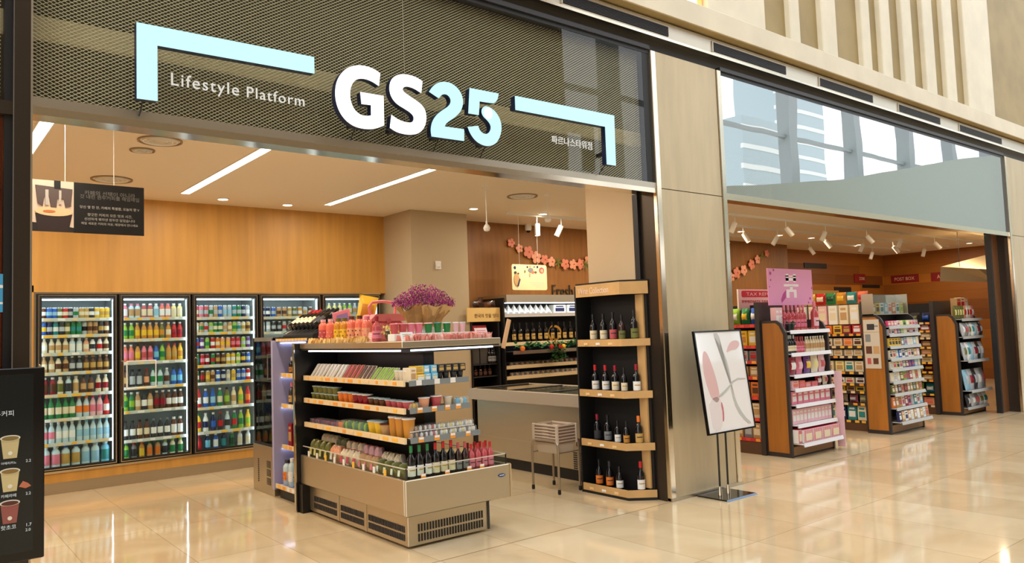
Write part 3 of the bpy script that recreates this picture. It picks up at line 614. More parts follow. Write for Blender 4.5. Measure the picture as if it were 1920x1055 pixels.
# ------------------------------------------------------------------ drink coolers
def token(tk, h):
    kind, cols = tk.split(':'); c = cols.split('/')
    nm = {'C': 'drink can', 'B': 'bottle', 'J': 'wide bottle'}[kind]
    if kind == 'C': key = ('can', .029 if h < .14 else .0275, h, c[0], c[1]); look = '%s and %s %s' % (c[0], c[1], nm)
    else:
        key = ('bot' if kind == 'B' else 'jug', .0295 if h < .21 else (.031 if h < .23 else .042), h, c[0], c[1], c[2]); look = '%s %s with %s cap' % (c[0], nm, c[2])
    look = ' '.join(look.split())
    for a_ in ('pale', 'hot', 'sky', 'dark'): look = look.replace(a_+' ', a_+'-')
    return key, look, {'C': 'drink_can', 'B': 'drink_bottle', 'J': 'drink_bottle'}[kind]
SHN = ['top', 'second', 'third', 'fourth', 'fifth', 'sixth', 'seventh', 'lowest']
def cooler(x0, x1, nth, shelves, handle_left=True):
    t = thing('beverage_cooler', 'built-in glass-door beverage cooler, %s from the bronze mullion' % nth, 'cooler', (0, 0, 0), 0, None)
    m = MB(); m.box(x0+.004, x1-.004, 9.95, 9.97, .25, 2.11, LINER); m.box(x0+.004, x0+.02, 9.46, 9.95, .25, 2.11, LINER); m.box(x1-.02, x1-.004, 9.46, 9.95, .25, 2.11, LINER)
    m.box(x0, x1, 9.46, 9.95, 2.06, 2.11, LINER); m.box(x0, x1, 9.46, 9.95, .25, .262, LINER); m.build('liner', t)
    f = MB()
    def fr(mb, a, b, z0, z1, w, y0, y1, mt): mb.box(a, a+w, y0, y1, z0, z1, mt); mb.box(b-w, b, y0, y1, z0, z1, mt); mb.box(a+w, b-w, y0, y1, z0, z0+w, mt); mb.box(a+w, b-w, y0, y1, z1-w, z1, mt)
    fr(f, x0, x1, .247, 2.112, .018, 9.42, 9.47, BLACK); f.build('frame', t)
    d = MB(); fr(d, x0+.014, x1-.014, .262, 2.098, .010, 9.395, 9.42, CHROME); fr(d, x0+.022, x1-.022, .27, 2.09, .022, 9.392, 9.42, BLACK); dr = d.build('door', t)
    MB().box(x0+.04, x1-.04, 9.404, 9.408, .288, 2.07, GLD).build('glass', dr)
    hx = x0+.03 if handle_left else x1-.03
    MB().tube([(hx, 9.395, .85), (hx, 9.36, .87), (hx, 9.36, 1.35), (hx, 9.395, 1.37)], .009, CHROME, 8).build('handle', dr, True)
    for xx in (x0+.03, x1-.045): MB().box(xx+.004, xx+.009, 9.462, 9.48, .3, 2.05, LEDW).build('light_strip', t)
    MB().box(x0+.06, x1-.06, 9.48, 9.50, 2.045, 2.06, LEDW).build('light_strip', t)
    for i, (z, h, toks) in enumerate(shelves):
        if z > .3:
            s = MB().box(x0+.02, x1-.02, 9.50, 9.94, z-.012, z-.002, WHITE)
            so = s.build('shelf', t)
            r = MB().box(x0+.02, x1-.02, 9.488, 9.50, z-.028, z+.008, mat('clear_rail', (206, 212, 206), .2))
            for k in range(5): xx = x0+.05+(x1-x0-.1)*(k+.15)/5; r.box(xx, xx+random.choice((.05, .07, .09)), 9.484, 9.489, z-.024, z+.004, random.choice((LIPW, TAGY, TAGW)))
            r.build('price_rail', so)
        specs = []
        for tk in toks:
            n = 1
            if '*' in tk: tk, n = tk.split('*'); n = int(n)
            specs += [tk]*n
        place = 'on %s shelf of %s beverage cooler' % (SHN[i] if i < len(shelves)-1 or len(shelves) < 4 else 'lowest', nth)
        N = len(specs)
        for k, tk in enumerate(specs):
            key, look, nm = token(tk, h)
            x = x0+.055+(x1-x0-.11)*(k+.5)/N
            put(key, nm, 'can' if nm == 'drink_can' else 'bottle', '%s, %s from left %s' % (look, ORD[k], place), (x+random.uniform(-.003, .003), 9.545+random.uniform(0, .01), z if z > .3 else .263),
                random.uniform(-.2, .2), 'drinks %s' % place)
cooler(1.145, 1.915, 'first', [
 (1.848, .125, ['C:brown/white', 'C:blue/pale blue*2', 'C:olive/white', 'C:red/cream', 'C:charcoal/silver', 'C:silver/green', 'C:gold/cream*2', 'C:charcoal/white', 'C:yellow/white', 'C:yellow/gold*2']),
 (1.669, .150, ['C:blue/yellow', 'C:navy/silver', 'C:teal/white', 'C:charcoal/silver', 'C:olive/cream', 'C:green/teal*2', 'C:silver/black', 'C:tan/brown*2', 'C:charcoal/gold', 'C:brown/cream']),
 (1.478, .158, ['B:cream/white/white', 'B:cream/tan/cream*3', 'J:clear/white/white*2', 'B:peach/cream/cream', 'B:white/charcoal/charcoal', 'B:white/red/red', 'B:cream/brown/amber']),
 (1.271, .172, ['B:tan/cream/peach*2', 'B:cream/brown/charcoal', 'B:tan/brown/cream', 'B:charcoal/silver/white*2', 'B:brown/gold/peach*4']),
 (1.036, .19, ['J:crimson/brown/white*2', 'J:cream/olive/white', 'J:clear/charcoal/silver', 'J:cream/tan/white', 'B:brown/tan/charcoal*2', 'B:cream/crimson/white*2']),
 (.779, .222, ['B:green/cream/green*5', 'B:clear/orange/orange*2', 'B:pale pink/pink/hot pink*2', 'B:red/white/red']),
 (.523, .222, ['B:clear/pink/white*2', 'B:clear/white/white*3', 'B:clear/pale blue/clear', 'B:clear/pale blue/sky blue*4']),
 (.27, .235, ['J:clear/pink/white*2', 'J:clear/gold/blue*2', 'J:clear/pale blue/clear*2', 'J:sky blue/teal/clear'])])
cooler(1.93, 2.70, 'second', [
 (1.844, .165, ['J:pink/white/white', 'J:clear/tan/pink*2', 'J:rose/cream/white*2', 'J:clear/pale blue/white', 'J:coral/white/pink*2', 'J:pale yellow/cream/white*2']),
 (1.601, .19, ['B:lime/green/white*2', 'B:amber/yellow/white*4', 'B:olive/amber/white', 'B:amber/cream/white', 'B:red/crimson/white*2']),
 (1.344, .20, ['B:coral/pink/white*2', 'B:amber/yellow/black', 'B:pink/rose/charcoal*2', 'B:blue/sky blue/charcoal', 'B:lime/green/green', 'B:amber/gold/red*2', 'B:yellow/amber/orange']),
 (1.063, .20, ['B:brown/gold/black', 'J:charcoal/silver/black*2', 'B:brown/peach/red', 'B:clear/green/green*2', 'B:silver/brown/white', 'B:blue/sky blue/charcoal*2']),
 (.796, .21, ['B:lime/green/white', 'B:green/lime/white', 'B:tan/cream/white', 'B:charcoal/white/charcoal', 'B:tan/cream/brown', 'B:brown/crimson/white*2', 'B:brown/white/white*3']),
 (.475, .215, ['B:charcoal/white/black*2', 'B:brown/cream/black*2', 'B:charcoal/white/grey*3', 'J:brown/white/white*2']),
 (.27, .175, ['J:lime/green/green', 'J:grey/charcoal/red', 'J:amber/yellow/orange', 'J:tan/orange/green*2', 'J:clear/charcoal/lime', 'J:cream/green/lime*2'])])
cooler(2.715, 3.50, 'third', [
 (1.835, .15, ['C:rose/cream', 'C:pink/silver', 'C:rose/silver', 'C:silver/green', 'C:tan/silver', 'C:blue/silver', 'C:silver/pale blue*2', 'C:teal/silver', 'C:green/silver', 'C:navy/silver', 'C:silver/white']),
 (1.654, .13, ['C:cream/white', 'C:tan/green', 'C:silver/red', 'C:lime/silver', 'C:green/cream*2', 'C:silver/tan', 'C:tan/cream', 'C:lime/green', 'C:silver/teal', 'C:cream/gold', 'C:gold/brown']),
 (1.458, .14, ['C:blue/red', 'C:purple/white', 'C:lime/green', 'C:red/white', 'C:orange/cream', 'C:peach/yellow*2', 'C:red/pink*2', 'C:lime/silver', 'C:purple/silver']),
 (1.264, .14, ['C:green/teal', 'C:red/pink', 'C:crimson/white', 'C:green/red', 'C:brown/gold*2', 'C:yellow/white*2', 'C:lime/cream', 'C:navy/yellow', 'C:blue/silver']),
 (1.058, .145, ['C:green/white', 'C:brown/red', 'C:gold/yellow', 'C:tan/brown', 'C:blue/white', 'C:navy/silver', 'C:silver/cream', 'C:yellow/gold', 'C:blue/silver*2', 'C:red/white']),
 (.765, .22, ['B:red/white/red', 'B:blue/white/white', 'B:blue/pale blue/blue', 'B:green/cream/white', 'B:olive/lime/black', 'B:cream/tan/white', 'B:yellow/lime/lime', 'B:red/orange/red']),
 (.478, .22, ['B:yellow/red/green', 'B:white/navy/white', 'B:navy/blue/white', 'B:charcoal/red/red', 'B:clear/charcoal/white', 'B:green/red/white', 'B:lime/green/white', 'B:yellow/lime/yellow']),
 (.27, .185, ['J:crimson/red/red', 'J:navy/sky blue/white', 'J:blue/white/white', 'J:navy/teal/navy', 'J:green/dark green/white', 'J:white/cream/white*2'])])
cooler(3.515, 4.33, 'fourth', [
 (1.828, .13, ['C:navy/white*2', 'C:blue/silver', 'C:tan/brown*2', 'C:gold/cream', 'C:olive/silver', 'C:amber/white', 'C:silver/gold', 'C:brown/cream']),
 (1.638, .14, ['C:silver/white*2', 'C:charcoal/silver*2', 'C:silver/red', 'C:grey/white*2', 'C:silver/teal*2', 'C:white/red'])])
cooler(4.345, 5.20, 'fifth', [
 (1.842, .16, ['B:cream/lime/white', 'B:pale yellow/cream/white*3', 'B:lime/cream/white*2', 'B:silver/tan/white*3', 'B:cream/white/white'])])
t = thing('wire_frame', 'white wire frame hung on the door of the second beverage cooler', 'wire frame', (2.0, 9.37, 1.06))
MB().tube([(0, 0, 0), (0, 0, .30), (.30, 0, .30), (.30, 0, 0), (0, 0, 0)], .008, WHITE, 6).build('frame', t)
o = MB().box(-.004, .0, 0, .09, -.055, .055, TAGW).box(-.02, -.004, .02, .07, -.03, .03, WHITE, .008).build('wall_thermostat'); o.location = (5.76, 8.71, 2.47); o.rotation_euler = (0, 0, PI/2)
tag(o, 'small white oval device high on the taupe column', 'wall device')

# ------------------------------------------------------------------ island display cooler
ISL = thing('island_display_cooler', 'open steel island display cooler with stacked chilled food in the shop entrance', 'display cooler', (2.85, 4.85, 0))
def P(mb, nm, par=None, sm=False, lab=None):       # parts written in room coordinates under a thing that stands elsewhere
    par_ = par if par is not None else ISL
    root = par_
    off = Vector((0, 0, 0))
    q = root
    while q is not None: off += q.location; q = q.parent
    mb.v = [tuple(Vector(v)-off) for v in mb.v]
    o = mb.build(nm, par_, sm, lab); return o
m = MB(); m.box(2.90, 3.62, 4.915, 6.68, 0.02, .245, FRIDGE, .004); base = P(m, 'base_plinth')
m = MB()                                     # louvred slots
n = 24
for k in range(n):
    x = 2.99+(3.56-2.99)*k/(n-1)
    for z0, z1 in ((.045, .10), (.115, .17)): m.box(x-.0055, x+.0055, 4.909, 4.916, z0, z1, BLACK)
P(m, 'vent_grille', base)
for a, b, n in ((4.97, 5.50, 22), (5.60, 5.98, 16), (6.08, 6.50, 16)):
    m = MB()
    for k in range(n):
        y = a+(b-a)*k/(n-1)
        for z0, z1 in ((.055, .10), (.115, .16)): m.box(2.894, 2.901, y-.006, y+.006, z0, z1, DGREY)
    P(m, 'vent_grille', base)
for y in (5.55, 6.03): P(MB().box(2.896, 2.901, y-.012, y+.012, .02, .245, STEEL), 'edge_strip', base)
m = MB()
m.box(2.885, 3.64, 4.90, 4.915, .235, .25, DGREY); m.box(3.612, 3.628, 4.905, 4.92, .02, .245, DGREY); P(m, 'edge_strip', base)
m = MB(); m.box(2.85, 3.80, 4.85, 4.875, .25, .505, FRIDGE, .006); m.box(2.85, 2.875, 4.875, 6.68, .25, .505, FRIDGE, .006); m.box(3.775, 3.80, 4.875, 6.68, .25, .505, FRIDGE, .006)
m.box(2.875, 3.775, 4.875, 6.68, .25, .27, DGREY); tub = P(m, 'tub')
P(MB().box(2.875, 3.775, 4.875, 6.68, .47, .488, DGREY), 'deck', tub)
m = MB(); m.prism([(3.797, .25), (3.812, .26), (3.812, .50), (3.797, .512)], 4.845, 4.90, 'y', CHROME); P(m, 'corner_cap', tub)
t_ = MB().prism([(3.715+.035*math.cos(a*PI/12), .425+.013*math.sin(a*PI/12)) for a in range(24)], 4.845, 4.851, 'y', mat('logo_blue', (40, 70, 130), .4)); lg = P(t_, 'oval_logo', tub)
m = MB(); m.box(3.692, 3.738, 4.843, 4.846, .4235, .4285, TAGW); P(m, 'logo_script', tub)
g1 = MB().box(2.868, 2.872, 4.87, 6.66, .505, .58, GLS).box(2.868, 3.775, 4.868, 4.872, .505, .58, GLS).box(3.772, 3.776, 4.87, 6.66, .505, .58, GLS); P(g1, 'glass_guard')
for x in (2.99, 3.20, 3.40, 3.52): P(MB().box(x, x+.04, 4.862, 4.867, .50, .535, TAGO).box(x+.002, x+.038, 4.860, 4.862, .517, .533, TAGW), 'price_tag')
for k in range(9): y = 5.15+k*.17; P(MB().box(2.861, 2.866, y, y+.035, .50, .55, TAGY if k % 3 == 0 else TAGW), 'price_tag')
m = MB(); m.box(2.865, 2.875, 4.866, 6.66, .58, .586, mat('guard_rim', (214, 206, 190), .3)); m.box(2.865, 3.78, 4.864, 4.874, .58, .586, mat('guard_rim', (214, 206, 190), .3)); m.box(3.772, 3.78, 4.866, 6.66, .58, .586, mat('guard_rim', (214, 206, 190), .3))
m.box(3.772, 3.78, 4.864, 4.872, .50, .586, BLACK); m.box(2.863, 2.873, 4.863, 4.873, .50, .586, DGREY); P(m, 'guard_rail')
m = MB(); m.box(3.22, 3.32, 5.16, 6.66, .488, 1.44, mat('island_back', (40, 42, 46), .4)); P(m, 'back_panel')
m = MB(); m.box(2.86, 3.765, 4.865, 6.68, 1.452, 1.50, FRIDGE, .004); can = P(m, 'canopy')
m = MB(); m.box(2.87, 3.755, 4.875, 6.67, 1.438, 1.452, DGREY); m.box(3.05, 3.60, 5.0, 6.62, 1.41, 1.438, DGREY); P(m, 'canopy_underside', can)
P(MB().box(2.885, 2.90, 4.95, 6.55, 1.425, 1.438, LEDS), 'light_strip', can); P(MB().box(2.95, 3.70, 4.885, 4.90, 1.425, 1.438, LEDS), 'light_strip', can)
m = MB(); m.box(2.81, 3.78, 6.685, 6.71, 0.0, 1.50, mat('end_panel_black', (26, 28, 32), .3)); m.box(2.803, 2.812, 6.68, 6.715, 0, 1.505, CHROME); P(m, 'end_panel')
m = MB(); m.box(2.83, 2.90, 6.60, 6.68, 0, .25, BLACK); P(m, 'foot_shade')  # black block painting the shade of the recess below the tub
TAGS = (TAGY, TAGO, TAGY, LIPW)
for z in (1.20, 1.00, .785):
    s_ = P(MB().box(2.90, 3.22, 4.93 if z > .9 else 4.93, 6.66, z-.012, z-.004, DGREY), 'side_shelf')
    r_ = MB().box(2.882, 2.90, 4.90, 6.66, z-.03, z+.012, LIPW)
    for k in range(12): y = 5.0+k*.14; r_.box(2.879, 2.883, y, y+random.choice((.03, .05, .08)), z-.022, z+.002, random.choice(TAGS))
    r_ = P(r_, 'price_rail', s_)
    xe = {1.20: 3.455, 1.00: 3.46, .785: 3.55}[z]
    s_ = P(MB().box(2.93, xe, 4.90, 5.15, z-.012, z-.004, DGREY), 'end_shelf')
    r_ = MB().box(2.93, xe, 4.885, 4.90, z-.03, z+.010, LIPG); P(r_, 'price_rail', s_)
    for k in range(3 if z > 1.1 else 4):
        x = 2.98+k*(xe-3.0)/(3.2 if z > 1.1 else 4)+random.uniform(0, .02); c_ = MB().box(x, x+.045, 4.880, 4.885, z-.026, z+.012, TAGW if z > 1.1 else TAGO).box(x+.003, x+.042, 4.878, 4.880, z-.006, z+.010, TAGW); P(c_, 'price_tag', s_)
    P(MB().prism([(4.98, z-.012), (5.16, z-.012), (5.16, z-.06)], 3.24, 3.26, 'x', DGREY), 'shelf_bracket', s_)
# food on the side shelves (near end first)
G_ = 'chilled food on the side shelves of the island cooler'
def side(z, specs, nm, cat, place, x=2.965, y0=4.93, y1=6.62, g=G_, tilt=0, zz=0):
    row(specs, nm, cat, place, (x, y0, z+zz), (x, y1, z+zz), -PI/2, g, 'from near end', tilt)
side(1.198, [(('cup', .036, .085, 'cream', 'white'), 'white-lidded pudding cup')]*3+[(('wedge', .055, .085, .10, 'cream', 'lime'), 'sandwich pack with lettuce')]*5+[(('wedge', .055, .085, .11, 'cream', 'brown'), 'sandwich pack with brown bread')]*3+[(('wedge', .055, .085, .115, 'tan', 'rose'), 'sandwich pack with ham')]*4+[(('wedge', .055, .085, .115, 'cream', 'white'), 'white-wrapped sandwich pack')]*9, 'sandwich_pack', 'sandwich', 'on upper side shelf of island')
side(.998, [(('cup', .045, .06, 'rose', 'clear'), 'clear cup of berries')]*4+[(('cup', .045, .065, 'brown', 'clear'), 'clear cup of dates')]*3+[(('cup', .045, .085, 'crimson', 'white'), 'cup of dark cherries')]*3+[(('cup', .045, .09, 'orange', 'clear'), 'cup of orange segments')]*3+[(('cup', .045, .06, 'olive', 'clear'), 'cup of mixed fruit')]*6, 'fruit_cup', 'fruit cup', 'on middle side shelf of island')
row([(('cup', .045, .06, 'olive', 'clear'), 'cup of mixed fruit stacked on another')]*5, 'fruit_cup', 'fruit cup', 'on island middle shelf', (2.965, 6.10, 1.06), (2.965, 6.60, 1.06), -PI/2, G_, 'from near end')
side(.783, [(('cup', .05, .155, 'amber', 'white'), 'tall amber drink cup')]*3+[(('cup', .06, .09, 'tan', 'brown'), 'brown round bread pot')]+[(('cup', .058, .10, 'yellow', 'clear'), 'cup of yellow mango')]*2+[(('shell', .12, .10, .075, 'lime', 'green'), 'clear tray of green salad')]*4+[(('shell', .11, .10, .06, 'orange', 'orange'), 'clear tray of oranges')]+[(('shell', .10, .10, .045, 'crimson', 'purple'), 'flat clear tray of red berries')]*5, 'food_tray', 'food tray', 'on lower side shelf of island', x=2.97)
G2_ = 'bagged salads in the tub of the island cooler'
row([(('bag', .085, .05, .11, 'olive', 'white'), 'small green wrap in clear film')]*4+[(('bag', .09, .05, .12, 'tan', 'pink'), 'tan bread bag with pink tag')]*3+[(('bag', .10, .05, .13, 'cream', 'hot pink'), 'cream salad bag with pink tag')]*3+[(('bag', .10, .05, .14, 'peach', 'white'), 'peach roll bag with white tag')]*2+[(('bag', .10, .05, .15, 'olive', 'pale yellow'), 'olive salad bag with yellow tag')]*4, 'salad_bag', 'salad bag', 'in front row of island tub', (2.93, 4.96, .49), (2.93, 6.62, .49), -PI/2, G2_, 'from near end', -.12, .006)
row([(('bag', .10, .05, .14, 'cream', 'tan'), 'cream roll bag')]*3+[(('bag', .10, .05, .165, 'pale pink', 'coral'), 'pale-pink ham salad bag')]*3+[(('bag', .105, .05, .17, 'cream', 'coral'), 'cream salad bag with coral tag')]*3+[(('bag', .105, .05, .18, 'olive', 'white'), 'tall olive salad bag')]*2+[(('bag', .105, .05, .19, 'cream', 'lime'), 'pale salad bag with green tag')]*3, 'salad_bag', 'salad bag', 'in rear row of island tub', (3.03, 5.2, .49), (3.03, 6.62, .49), -PI/2, G2_, 'from near end', -.12, .006)
# end shelves
row([(('box', .055, .10, .105, 'cream', 'tan'), 'cream carton'), (('box', .075, .10, .055, 'yellow', 'white'), 'yellow carton'), (('box', .052, .10, .058, 'sky blue', 'white'), 'sky-blue carton'), (('box', .052, .10, .058, 'sky blue', 'cream'), 'sky-blue carton')]
    +[(('cup', .028, .058, 'charcoal', 'black'), 'black cup')]*4, 'dessert_carton', 'carton', 'on top end shelf of island', (2.935, 4.95, 1.198), (3.45, 4.95, 1.198), 0, 'cartons on the upper end shelf of the island')
row([(('box', .075, .09, .055, 'yellow', 'gold'), 'yellow carton'), (('box', .052, .09, .056, 'sky blue', 'white'), 'sky-blue carton'), (('box', .052, .09, .056, 'sky blue', 'cream'), 'sky-blue carton')]
    +[(('box', .056, .09, .056, 'charcoal', 'gold'), 'charcoal carton with gold cup picture')]*4, 'dessert_carton', 'carton', 'stacked over island top end shelf', (2.995, 4.955, 1.2575), (3.45, 4.955, 1.2575), 0, 'cartons on the upper end shelf of the island', jit=.001)
row([(('shell', .09, .10, .05, 'yellow', 'gold'), 'clear tray of yellow cake'), (('cup', .045, .08, 'peach', 'white'), 'peach layered dessert cup'), (('cup', .045, .085, 'rose', 'white'), 'rose layered dessert cup'), (('cup', .035, .07, 'cream', 'white'), 'cream dessert cup'), (('shell', .12, .10, .06, 'cream', 'sky blue'), 'clear tray of white cake')], 'dessert_cup', 'dessert', 'on middle end shelf of island', (2.94, 4.96, .998), (3.46, 4.96, .998), 0, 'desserts on the middle end shelf of the island')
ps = [('charcoal', 'dark'), ('brown', 'brown'), ('rose', 'rose'), ('pale yellow', 'pale-yellow'), ('pale yellow', 'pale-yellow'), ('pale yellow', 'pale-yellow'), ('cream', 'cream')]
row([(('shell', .075, .09, .045, a, 'white' if a != 'charcoal' else 'tan'), 'clear box of %s cakes' % b) for a, b in ps], 'cake_box', 'cake box', 'on lowest end shelf of island', (2.94, 4.96, .783), (3.55, 4.96, .783), 0, 'cake boxes on the lower end shelf of the island')
row([(('shell', .075, .09, .045, a, 'white' if a != 'charcoal' else 'tan'), 'clear box of %s cakes stacked' % b) for a, b in ps], 'cake_box', 'cake box', 'over lowest island end shelf', (2.95, 4.975, .83), (3.53, 4.975, .83), 0, 'cake boxes on the lower end shelf of the island', jit=.001)
# wines standing in the front of the tub
ws = [(('wine', .031, .25, 'black', 'white', 'green'), 'dark wine bottle with green capsule')]*3+[(('wine', .031, .25, 'black', 'cream', 'red'), 'black wine bottle with red capsule')]*3+[(('wine', .027, .225, 'dark brown', 'grey', 'rose'), 'slim brown bottle with grey label')]*2+[(('wine', .026, .20, 'rose', 'pink', 'red'), 'small pink bottle with red capsule')]*4
x = 2.905
for i, (k, lk) in enumerate(ws):
    w = k[1]*2+.008; x += w/2
    put(k, 'wine_bottle', 'bottle', '%s, %s from left in the island tub' % (lk, ORD[i]), (x, 4.915, .489), random.uniform(-.2, .2), 'bottles in the front of the island tub'); x += w/2
row([(('wine', .026, .20, 'rose', 'pink', 'red'), 'pink bottle with red capsule')]*4, 'wine_bottle', 'bottle', 'in second row of the island tub', (3.47, 4.985, .489), (3.70, 4.985, .489), 0, 'bottles in the front of the island tub')
# things on the canopy
CT = 1.501
jz = [(('juice', .040, .205, 'coral', 'rose', 'pale pink'), 'coral smoothie bottle'), (('juice', .040, .205, 'coral', 'coral', 'pale pink'), 'coral smoothie bottle'), (('juice', .040, .205, 'amber', 'yellow', 'olive'), 'yellow smoothie bottle'), (('juice', .040, .205, 'amber', 'yellow', 'olive'), 'yellow smoothie bottle'),
      (('juice', .040, .215, 'coral', 'peach', 'brown'), 'coral spotted smoothie bottle'), (('juice', .040, .215, 'coral', 'peach', 'brown'), 'coral spotted smoothie bottle'), (('juice', .040, .205, 'coral', 'peach', 'pink'), 'peach spotted smoothie bottle'), (('wine', .038, .20, 'rose', 'pink', 'crimson'), 'rose milk bottle with dark cap')]
for (k, lk), y, i in zip(jz, (6.35, 6.20, 6.05, 5.93, 5.80, 5.66, 5.54, 5.38), range(8)):
    put(k, 'smoothie_bottle', 'bottle', '%s, %s from far end of the island canopy' % (lk, ORD[i]), (2.94, y, CT), -.8+random.uniform(-.2, .2), 'bottles on the island canopy')
for i, (x, c, c2) in enumerate(((2.90, 'rose', 'pink'), (2.972, 'rose', 'pink'), (3.042, 'pink', 'pale pink'), (3.112, 'pink', 'pale pink'), (3.20, 'green', 'pale pink'), (3.285, 'green', 'teal'), (3.37, 'green', 'clear'), (3.455, 'pale pink', 'white'), (3.52, 'pale pink', 'clear'))):
    put(('cup', .033 if i < 7 else .025, .078, c, c2), 'pudding_jar', 'jar', '%s pudding jar, %s from left on the island canopy' % (c.replace(' ', '-'), ORD[i]), (x, 5.04, CT+.055), 0, 'pudding jars on the island canopy')
# riser and paper shred
tag(MB().box(2.87, 3.62, 4.99, 5.09, CT, CT+.054, WHITE, .004).build('display_riser'), 'low white riser under the row of pudding jars on the island canopy', 'riser')
def shred(name, label, x0, x1, y0, y1, n, mats_, h=.05):
    m = MB()
    for _ in range(n):
        x, y = random.uniform(x0, x1), random.uniform(y0, y1); a = random.uniform(0, PI); r = random.uniform(.016, .03); hh = random.uniform(.6, 1)*h
        dx, dy = r*math.cos(a), r*math.sin(a); mt = random.choice(mats_)
        m.poly([(x-dx, y-dy, CT), (x+dx, y+dy, CT), (x+dx*.9+dy*.6, y+dy*.9, CT+hh), (x-dx*.4, y-dy*.4-.01, CT+hh*.8), (x, y, CT+hh*.5)], [(0, 1, 4), (1, 2, 4), (2, 3, 4), (3, 0, 4)], mt)
    o = m.build(name); tag(o, label, 'paper shred'); o['kind'] = 'stuff'
PCH = mat('peach_paper', (240, 176, 160), .8); PCR = mat('rose_paper', (228, 140, 130), .8); CRM = mat('cream_paper', (244, 214, 150), .8)
shred('paper_shred', 'cream crumpled paper along the far side of the island canopy', 2.868, 2.90, 5.45, 6.5, 150, (CRM, CRM, mat('tan_paper', (226, 190, 120), .8)), .05)
shred('paper_shred', 'peach crumpled paper in front of the pudding jars', 2.885, 3.70, 4.885, 4.97, 190, (PCH, PCR, mat('pale_rose_paper', (246, 206, 200), .8)), .055)
def card(x, y, rz, w, h, label, m_, line, tilt=-.35):
    t = thing('price_card', label, 'price card', (x, y, CT), rz)
    b = MB().box(-w/2, w/2, -.001, .001, 0, h, m_).build('sheet', t); b.rotation_euler = (tilt, 0, 0)
    for k in range(3): q = MB().box(-w*.35, w*(.35-.15*k), -.003, -.001, h*(.7-.2*k), h*(.76-.2*k), line).build('printed_line', b)
    MB().prism([(0, 0), (.035, 0), (.0, h*.5)], -.004, .004, 'x', m_).build('prop', t)
card(2.93, 4.90, -.1, .10, .07, 'white tilted price card at the near corner of the island canopy', TAGW, mat('print_green', (150, 200, 170), .6))
card(3.62, 4.91, 0, .12, .085, 'pale pink card with print near the right end of the canopy', mat('card_pink', (246, 214, 210), .6), PCR)
card(2.915, 5.42, -1.2, .10, .08, 'small pink card leaning before the rose milk bottle', mat('card_rose', (240, 176, 164), .6), mat('print_white', (250, 240, 236), .6))
m = MB()
for _ in range(26):
    x, y, z = random.uniform(2.93, 3.05), random.uniform(5.16, 5.34), CT+random.uniform(.05, .13); a = random.uniform(0, PI); d = .018
    for sg in (-1, 1): m.poly([(x, y, z), (x+sg*d*math.cos(a), y+sg*d*math.sin(a), z+.012), (x+sg*d*math.cos(a), y+sg*d*math.sin(a), z-.012)], [(0, 1, 2)], mat('yellow_ribbon', (240, 222, 130), .6))
m.lathe([(.02, 0), (.045, .03), (.05, .08), (.04, .09)], mat('dark_jar', (70, 60, 50), .3), 2.99, 5.25, 14, z0=CT)
tag(m.build('ribbon_sweets'), 'jar heaped with small yellow ribbon-tied sweets', 'sweets jar')
# picnic case, snack bag and box
t = thing('picnic_case', 'pink lidded picnic case with a raised loop handle', 'case', (3.20, 5.75, CT), .05)
PK = mat('case_pink', (232, 132, 134), .45); PKD = mat('case_rose', (214, 104, 110), .45)
MB().box(-.155, .155, -.09, .09, 0, .165, PK, .02).build('body', t)
l = MB().prism([(-.165, .165), (.165, .165), (.165, .185), (.12, .225), (-.12, .225), (-.165, .185)], -.095, .095, 'y', PK).build('lid', t); MB().box(-.02, .02, -.103, -.094, .15, .19, PKD, .004).build('latch', l)
MB().tube([(-.12, 0, .22), (-.13, 0, .29), (-.10, 0, .325), (0, 0, .335), (.10, 0, .325), (.13, 0, .29), (.12, 0, .22)], .012, PK, 8).build('handle', t, True)
o = bpy.data.objects.new('snack_bag', proto(('pouch', .17, .08, .26, 'yellow', 'amber'))[0][1]); COL.objects.link(o); o.location = (3.16, 6.0, CT+.14); o.rotation_euler = (-.1, .2, -.3); tag(o, 'bright yellow snack bag standing behind the pink picnic case handle', 'snack bag')
tag(MB().box(3.07, 3.24, 5.92, 6.08, CT, CT+.139, mat('carton_peach', (236, 170, 160), .6), .003).build('gift_carton'), 'peach gift carton holding up the yellow snack bag', 'carton')
o = MB().box(-.075, .075, -.02, .02, 0, .13, mat('book_pink', (236, 140, 160), .5), .004).box(-.05, .05, -.022, -.019, .03, .1, mat('book_blue', (150, 130, 190), .5)).build('gift_box'); o.location = (3.08, 6.22, CT+.15); o.rotation_euler = (.0, -.25, -.3)
tag(o, 'small pink printed gift box tilted left of the yellow snack bag', 'gift box')
tag(MB().box(3.02, 3.14, 6.14, 6.30, CT, CT+.145, mat('carton_pale', (240, 200, 190), .6), .003).build('gift_carton'), 'pale carton under the small pink gift box', 'carton')
